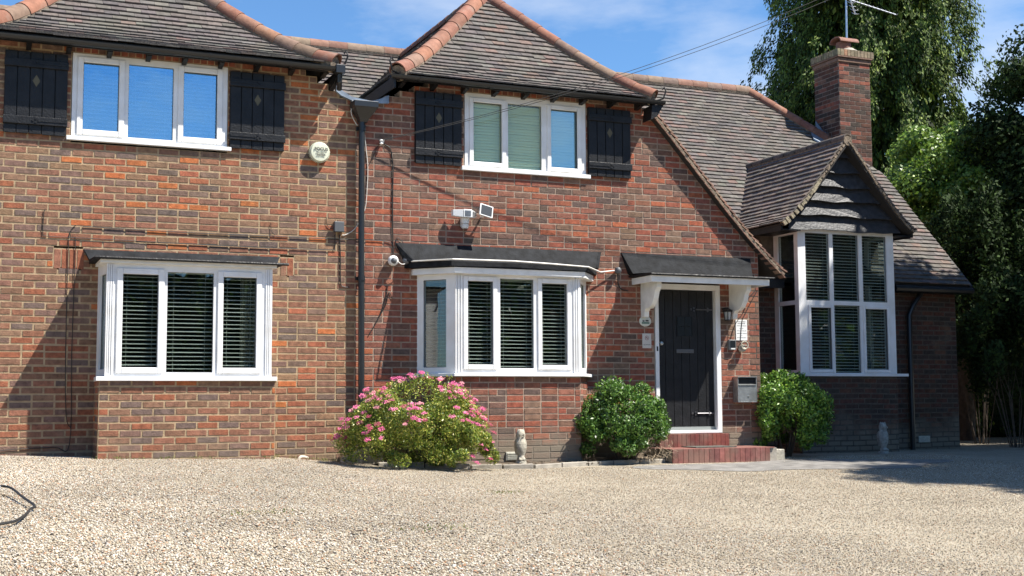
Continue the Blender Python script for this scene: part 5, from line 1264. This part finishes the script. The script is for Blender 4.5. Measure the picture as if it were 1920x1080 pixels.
for p in sel:
    k = rnd.randint(50, 80); R_ = rnd.uniform(.034, .052)
    outd = np.array([ (p[0]-4.85)*.5, -.45, .9]); outd /= np.linalg.norm(outd)
    d_ = rdir(k); d_ = d_-np.outer(d_ @ outd, outd)*.75; pc = p+outd*.035+d_*R_*nr.uniform(.3, 1, (k, 1))
    up_ = outd+rdir(k)*.5; up_ /= np.linalg.norm(up_, axis=1, keepdims=True); dr = np.cross(up_, rdir(k)); dr /= np.linalg.norm(dr, axis=1, keepdims=True)
    L_ = nr.uniform(.010, .017, k); base = tints(1, FP)[0]
    leafmesh('flower_head', pc, dr, up_, L_, L_*.9, np.clip(base*(1+.35*(nr.random((k, 1))-.5)), 0, 1), PETAL, Sp)
# laurel bushes
LAU2 = [((.09, .20, .025), 5), ((.13, .26, .035), 5), ((.20, .34, .045), 4), ((.30, .44, .07), 2), ((.04, .09, .015), 3)]
LAU = [((.055, .13, .022), 5), ((.085, .18, .028), 5), ((.13, .25, .04), 4), ((.20, .33, .06), 1.6), ((.03, .07, .015), 3)]
La1 = empty('laurel_bush', (7.45, -.42, -.08), 'glossy green laurel bush with bare twigs at its foot left of the steps', 'bush', 'laurel bushes by the door')
bush((7.46, -.42, .34), (.62, .42, .58), 19000, LAU, .046, LEAF, La1, lumps=70, wd=.42)
bush((7.32, -.46, .12), (.46, .36, .34), 6000, LAU, .046, LEAF, La1, lumps=24, wd=.42)
stems((7.5, -.45, -.08), La1, 40, .55, .5)
mb = MB()
for _ in range(150):
    x = 7.70+rnd.gauss(0, .16); y = -.68+rnd.gauss(0, .07); z = rnd.uniform(-.08, .22); a = rnd.uniform(0, 6.28); l_ = rnd.uniform(.05, .14)
    mb.tube([(x, y, z), (x+l_*.5*math.cos(a), y+.03, z+l_*.5), (x+l_*math.cos(a), y-.02, z+l_*.6*rnd.uniform(-.2, 1))], .0022, 3)
mb.build('dry_twigs', mat('dry_twig', (.32, .25, .17), .9), La1, kind='stuff')
La2 = empty('laurel_bush', (10.15, -.0, -.09), 'rounded bright green laurel bush right of the steps before the tall bay', 'bush', 'laurel bushes by the door')
bush((10.20, .05, .40), (.66, .48, .64), 20000, LAU2, .048, LEAF, La2, lumps=70, wd=.44)
bush((10.20, .0, .12), (.58, .44, .40), 8000, LAU2, .048, LEAF, La2, lumps=28, wd=.44)
stems((10.2, .05, -.09), La2, 24, .6, .45)
def shoots(parent, c, rad, n, pal, lsize, seed=0):
    C_, D_, U_, Ln = [], [], [], []; mb = MB()
    for _ in range(n):
        d_ = rdir(1)[0]; d_[2] = abs(d_[2])*.9+.05; d_[1] = -abs(d_[1]) if rnd.random() < .7 else d_[1]; d_ /= np.linalg.norm(d_)
        p0 = np.array(c)+d_*np.array(rad)*.86; ln = rnd.uniform(.05, .12); g_ = d_*.6+np.array([0, 0, .7])+rdir(1)[0]*.25; g_ /= np.linalg.norm(g_)
        mb.tube([tuple(p0), tuple(p0+g_*ln)], .0022, 3)
        for k in range(9):
            q = k/8; a_ = k*2.4; side = np.array([math.cos(a_), math.sin(a_), .35+.5*q]); side /= np.linalg.norm(side)
            C_.append(p0+g_*ln*q+side*lsize*.4); D_.append(side); U_.append(g_+rdir(1)[0]*.3); Ln.append(lsize*rnd.uniform(.7, 1.1))
    mb.build('shoots', BARK, parent, kind='stuff'); Ln = np.array(Ln)
    leafmesh('shoot_leaves', np.array(C_), np.array(D_), np.array(U_), Ln, Ln*.4, tints(len(Ln), pal), LEAF, parent, kind='stuff')
shoots(La1, (7.46, -.42, .34), (.60, .43, .56), 34, LAU, .05)
shoots(La2, (10.20, .05, .40), (.63, .46, .62), 26, LAU2, .05)
shoots(Sp, (4.72, -.68, .26), (.80, .64, .68), 50, SPI, .034)
# little weeds and moss where wall meets gravel
Wp = []
for _ in range(90):
    x = rnd.choice([rnd.uniform(1.3, 3.3), rnd.uniform(3.2, 4.2), rnd.uniform(5.5, 7.0)]); y = -.53 if 1.3 < x < 3.2 else (-.05 if x < 4.2 else -.5)
    for k in range(rnd.randint(4, 14)): Wp.append((x+rnd.gauss(0, .02), y-abs(rnd.gauss(0, .02)), gz(x, y)+rnd.uniform(.0, .035)))
for _ in range(26):
    x, y = rnd.choice([(2.9, -6.2), (2.0, -5.2), (4.6, -3.4)]); 
    for k in range(18): Wp.append((x+rnd.gauss(0, .16), y+rnd.gauss(0, .12), gz(x, y)+rnd.uniform(.004, .018)))
Wp = np.array(Wp); k = len(Wp); Ln = nr.uniform(.012, .03, k)
leafmesh('weeds', Wp, rdir(k)*.6+np.array([0, 0, .5]), rdir(k), Ln, Ln*.4, tints(k, [((.12, .16, .04), 3), ((.20, .20, .07), 2), ((.28, .24, .13), 1)]), LEAFD, None, label='tiny weeds and moss along the wall foot and on the gravel', cat='weeds', kind='stuff')
# little sprig above the spirea and weeds at wall foot
mb = MB(); Sg = empty('seedling', (5.15, -.55, .85), 'thin green sprig poking up before the bay sill', 'plant'); mb.tube([(5.16, -.55, .80), (5.17, -.55, .96)], .004, 5); mb.build('stem', MATS['dry_twig'], Sg)
cP = np.array([[5.17+.03*math.cos(k), -.55-.01*k*.2, .93+.012*(k % 4)] for k in range(9)]); dd_ = rdir(9); leafmesh('leaves', cP, dd_, rdir(9), np.full(9, .04), np.full(9, .016), tints(9, SPI), LEAF, Sg)

def trunk(mb, base, h, r0, lean=(0, 0)):
    pts = [(base[0]+lean[0]*t+.05*math.sin(t*7), base[1]+lean[1]*t, base[2]+h*t) for t in (0, .15, .35, .55, .75, 1)]
    mb.tube(pts, [r0*1.25, r0, r0*.82, r0*.62, r0*.38, r0*.08], 12); return pts
def broadleaf(name, base, h, crown, lumps, n, pal, lsize, label, m=None, group=None, cz=.62, dens_low=0, wd=.55):
    m = m or (LEAFD if pal is DK else LEAF)
    T = empty(name, base, label, 'tree', group); mb = MB(); pts = trunk(mb, base, h*.85, h*.022); 
    c = np.array([base[0], base[1], base[2]+h*cz]); rad = np.array(crown)
    ld_ = rdir(lumps)*nr.uniform(.35, 1, (lumps, 1))**.5; lc = c+ld_*rad*.82; lr = nr.uniform(.16, .30, lumps)*rad.mean()
    for k in range(min(lumps, 22)):
        p = pts[2+k % 3]; q = lc[k]; mid = (np.array(p)+q)/2+np.array([0, 0, .2]); mb.tube([p, tuple(mid), tuple(q)], [h*.008, h*.005, h*.0015], 6)
    mb.build('trunk', BARK, T, smooth=True)
    i = nr.integers(0, lumps, n); d_ = rdir(n); pos = lc[i]+d_*lr[i][:, None]*nr.uniform(.45, 1.05, (n, 1))*np.array([1, 1, .75])
    up_ = d_+rdir(n)*.7; up_ /= np.linalg.norm(up_, axis=1, keepdims=True); dr = np.cross(up_, rdir(n)); dr /= np.linalg.norm(dr, axis=1, keepdims=True)+1e-9
    dr = dr+d_*.4-np.array([0, 0, .25]); dr /= np.linalg.norm(dr, axis=1, keepdims=True)
    keep = pos[:, 2] > -.3; L_ = nr.uniform(.6, 1.3, n)*lsize; lt = tints(lumps, [((1, 1, 1), 1)], .25)
    leafmesh('crown', pos[keep], dr[keep], up_[keep], L_[keep], (L_*wd)[keep], (tints(n, pal)*lt[i])[keep], m, T)
    return T
def cypress(name, base, h, rbase, n_spray, pal, label, group=None, rtop=.25, per=34, prof=None, ll=.16):
    """conifer with drooping sprays that hang from short arching branches"""
    T = empty(name, base, label, 'tree', group); mb = MB(); trunk(mb, base, h*.97, h*.022)
    nb = max(60, n_spray//13)                     # boughs, each a drooping clump of sprays
    tb = nr.random(nb)**.9; ab = nr.uniform(0, 2*np.pi, nb)
    Rb = np.interp(tb, *zip(*prof))*rbase*nr.uniform(.50, 1.0, nb)**.6*(1+.10*np.sin(ab*3+tb*9))
    b_ = nr.integers(0, nb, n_spray); az = ab[b_]; dz_ = nr.uniform(0, 1, n_spray)
    cen = np.stack([base[0]+Rb[b_]*np.cos(az), base[1]+Rb[b_]*np.sin(az), base[2]+h*tb[b_]], 1)
    out_ = np.stack([np.cos(az), np.sin(az), np.zeros(n_spray)], 1)
    tip = cen+nr.normal(size=(n_spray, 3))*np.array([.17, .17, .10])-out_*(.25*dz_)[:, None]+np.array([0, 0, -1.])*(dz_*.75)[:, None]
    for k in range(60):
        j = rnd.randrange(n_spray); z = tip[j, 2]; mb.tube([(base[0], base[1], max(base[2]+.3, z-.2)), tuple((tip[j]+np.array([base[0], base[1], z+.5]))/2), tuple(tip[j])], [.05, .03, .008], 5)
    mb.build('trunk', BARK, T, smooth=True)
    n = n_spray*per; i = np.repeat(np.arange(n_spray), per); s = nr.random(n); ln = nr.uniform(.25, .6, n_spray)[i]
    outd = out_[i]
    wv = nr.normal(size=(n, 3))*np.array([.07, .07, .05])*(1-.4*s[:, None])
    pos = tip[i]+outd*(s[:, None]*.12-.06)+np.array([0, 0, -1])*(s**1.4*ln)[:, None]+wv
    # shaded inner growth that closes the middle of the crown
    m_in = n//7; ti = nr.random(m_in); ai = nr.uniform(0, 2*np.pi, m_in); Ri = np.interp(ti, *zip(*prof))*rbase*nr.uniform(.2, .62, m_in)
    k_in = nr.choice(n, m_in, replace=False); pos[k_in] = np.stack([base[0]+Ri*np.cos(ai), base[1]+Ri*np.sin(ai), base[2]+h*ti], 1)
    dr = outd*.35+np.array([0, 0, -1.])*(.45+.7*s[:, None])+rdir(n)*.38; dr /= np.linalg.norm(dr, axis=1, keepdims=True)
    up_ = outd+rdir(n)*.8; up_ /= np.linalg.norm(up_, axis=1, keepdims=True); L_ = nr.uniform(.6, 1.2, n)*ll; L_[k_in] *= 2.2
    st_ = tints(n_spray, [((1, 1, 1), 1)], .35)[i]
    keep = pos[:, 2] > base[2]+.2
    leafmesh('crown', pos[keep], dr[keep], up_[keep], L_[keep], (L_*.42)[keep], (tints(n, pal)*st_)[keep], NEEDLE, T)
    return T
CY = [((.075, .125, .020), 5), ((.125, .19, .03), 4), ((.20, .26, .045), 2.5), ((.03, .05, .012), 4)]
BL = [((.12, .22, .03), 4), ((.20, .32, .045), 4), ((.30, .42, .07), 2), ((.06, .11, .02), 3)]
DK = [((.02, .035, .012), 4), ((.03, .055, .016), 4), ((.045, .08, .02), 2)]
cprof = [(0, .95), (.25, 1.0), (.55, .92), (.75, .70), (.9, .40), (1, .08)]
cypress('cypress_tree', (19.1, 9.0, -.3), 15.5, 2.95, 7200, CY, 'tall weeping conifer with drooping sprays rising behind the chimney', prof=cprof, per=60, ll=.10)
broadleaf('broadleaf_tree', (17.6, 4.7, -.3), 7.0, (1.75, 1.4, 2.4), 80, 75000, BL, .085, 'bright green leafy tree between the chimney and the dark conifers')
cypress('conifer_tree', (22.3, 7.2, -.3), 7.4, 2.1, 1300, CY, 'mid green conifer standing right of the tall weeping one', prof=cprof, per=34)
# dark trees along the right-hand boundary
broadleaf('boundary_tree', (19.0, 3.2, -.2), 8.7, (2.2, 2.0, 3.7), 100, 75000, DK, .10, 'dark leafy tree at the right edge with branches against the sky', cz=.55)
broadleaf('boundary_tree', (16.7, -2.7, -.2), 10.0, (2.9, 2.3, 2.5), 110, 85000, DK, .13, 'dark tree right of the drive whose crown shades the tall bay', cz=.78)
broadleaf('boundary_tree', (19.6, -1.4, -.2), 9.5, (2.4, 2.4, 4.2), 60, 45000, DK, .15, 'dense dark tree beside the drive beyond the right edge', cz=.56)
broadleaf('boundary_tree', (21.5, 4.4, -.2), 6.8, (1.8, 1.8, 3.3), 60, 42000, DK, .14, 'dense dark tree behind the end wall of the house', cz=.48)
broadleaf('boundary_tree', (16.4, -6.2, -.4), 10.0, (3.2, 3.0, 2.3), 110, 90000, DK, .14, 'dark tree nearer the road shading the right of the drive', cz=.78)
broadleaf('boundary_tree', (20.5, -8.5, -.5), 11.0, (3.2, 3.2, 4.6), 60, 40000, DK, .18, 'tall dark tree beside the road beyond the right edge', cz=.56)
for i, (x, y, h, rx, lab) in enumerate(((15.6, 1.4, 2.6, .95, 'dark shrub in deep shade just past the end wall'), (16.6, .3, 3.4, 1.3, 'tall dark shrub in shade at the right edge of the photo'), (16.4, 3.0, 4.4, 1.2, 'dark shrub rising behind the end wall roof'))):
    T = empty('dark_shrub', (x, y, -.15), lab, 'shrub', 'shaded shrubs at the right'); cc = (x, y, h*.45)
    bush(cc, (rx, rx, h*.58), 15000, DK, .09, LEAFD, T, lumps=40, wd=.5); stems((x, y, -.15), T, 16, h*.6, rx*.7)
T = empty('garden_hedge', (20.5, 6.9, -.3), 'dark garden hedge closing the gap behind the end wall', 'hedge')
mb = MB(); mb.box(15.5, 27, 6.6, 7.4, -.3, 3.0); mb.build('inner_growth', mat('hedge_core', (.02, .035, .012), 1, .5, .7, 1, 5), T)
n = 16000; C_ = np.stack([nr.uniform(15.3, 27, n), nr.uniform(6.2, 6.7, n), nr.uniform(-.3, 3.3, n)], 1)
leafmesh('foliage', C_, rdir(n), rdir(n), nr.uniform(.06, .12, n), nr.uniform(.03, .06, n), tints(n, DK), LEAFD, T)
# hedge across the road (reflected in the lower panes)
T = empty('roadside_hedge', (0, -37, -1.3), 'tall dense hedge across the road facing the house', 'hedge')
mb = MB(); mb.box(-48, 48, -39, -37.6, -1.3, 5.6); mb.build('inner_growth', MATS['hedge_core'], T)
n = 30000; C_ = np.stack([nr.uniform(-48, 48, n), nr.uniform(-37.7, -36.9, n), nr.uniform(-1.3, 6.6, n)], 1); C_[:, 2] += .5*np.sin(C_[:, 0]*.7)+.4*np.sin(C_[:, 0]*1.9)-.3
leafmesh('foliage', C_, rdir(n), rdir(n), nr.uniform(.2, .45, n), nr.uniform(.12, .25, n), tints(n, BL[:1]+DK), LEAF, T)
# trees behind the camera, seen only in the window glass
for i, (x, y, h, s) in enumerate(((-22, -41, 9, 4.2), (-13, -43, 10, 4.6), (5, -44, 10, 4.8), (15, -40, 10, 4.4), (-31, -40, 10, 4.5), (22, -33, 12, 5), (29, -27, 12.5, 5), (35, -33, 13, 5), (27, -36, 14, 5), (18, -45, 14, 5.5), (33, -19, 11, 4.5))):
    broadleaf('street_tree', (x, y, -1.2), h, (s, s, h*.5), 40, 9000, BL[:1]+DK, .42, 'leafy tree across the road facing the house', group='trees across the road', cz=.5)

# report tile/brick counts
print('bricks', len(BR), 'tiles', len(TL), 'pebbles', len(P))
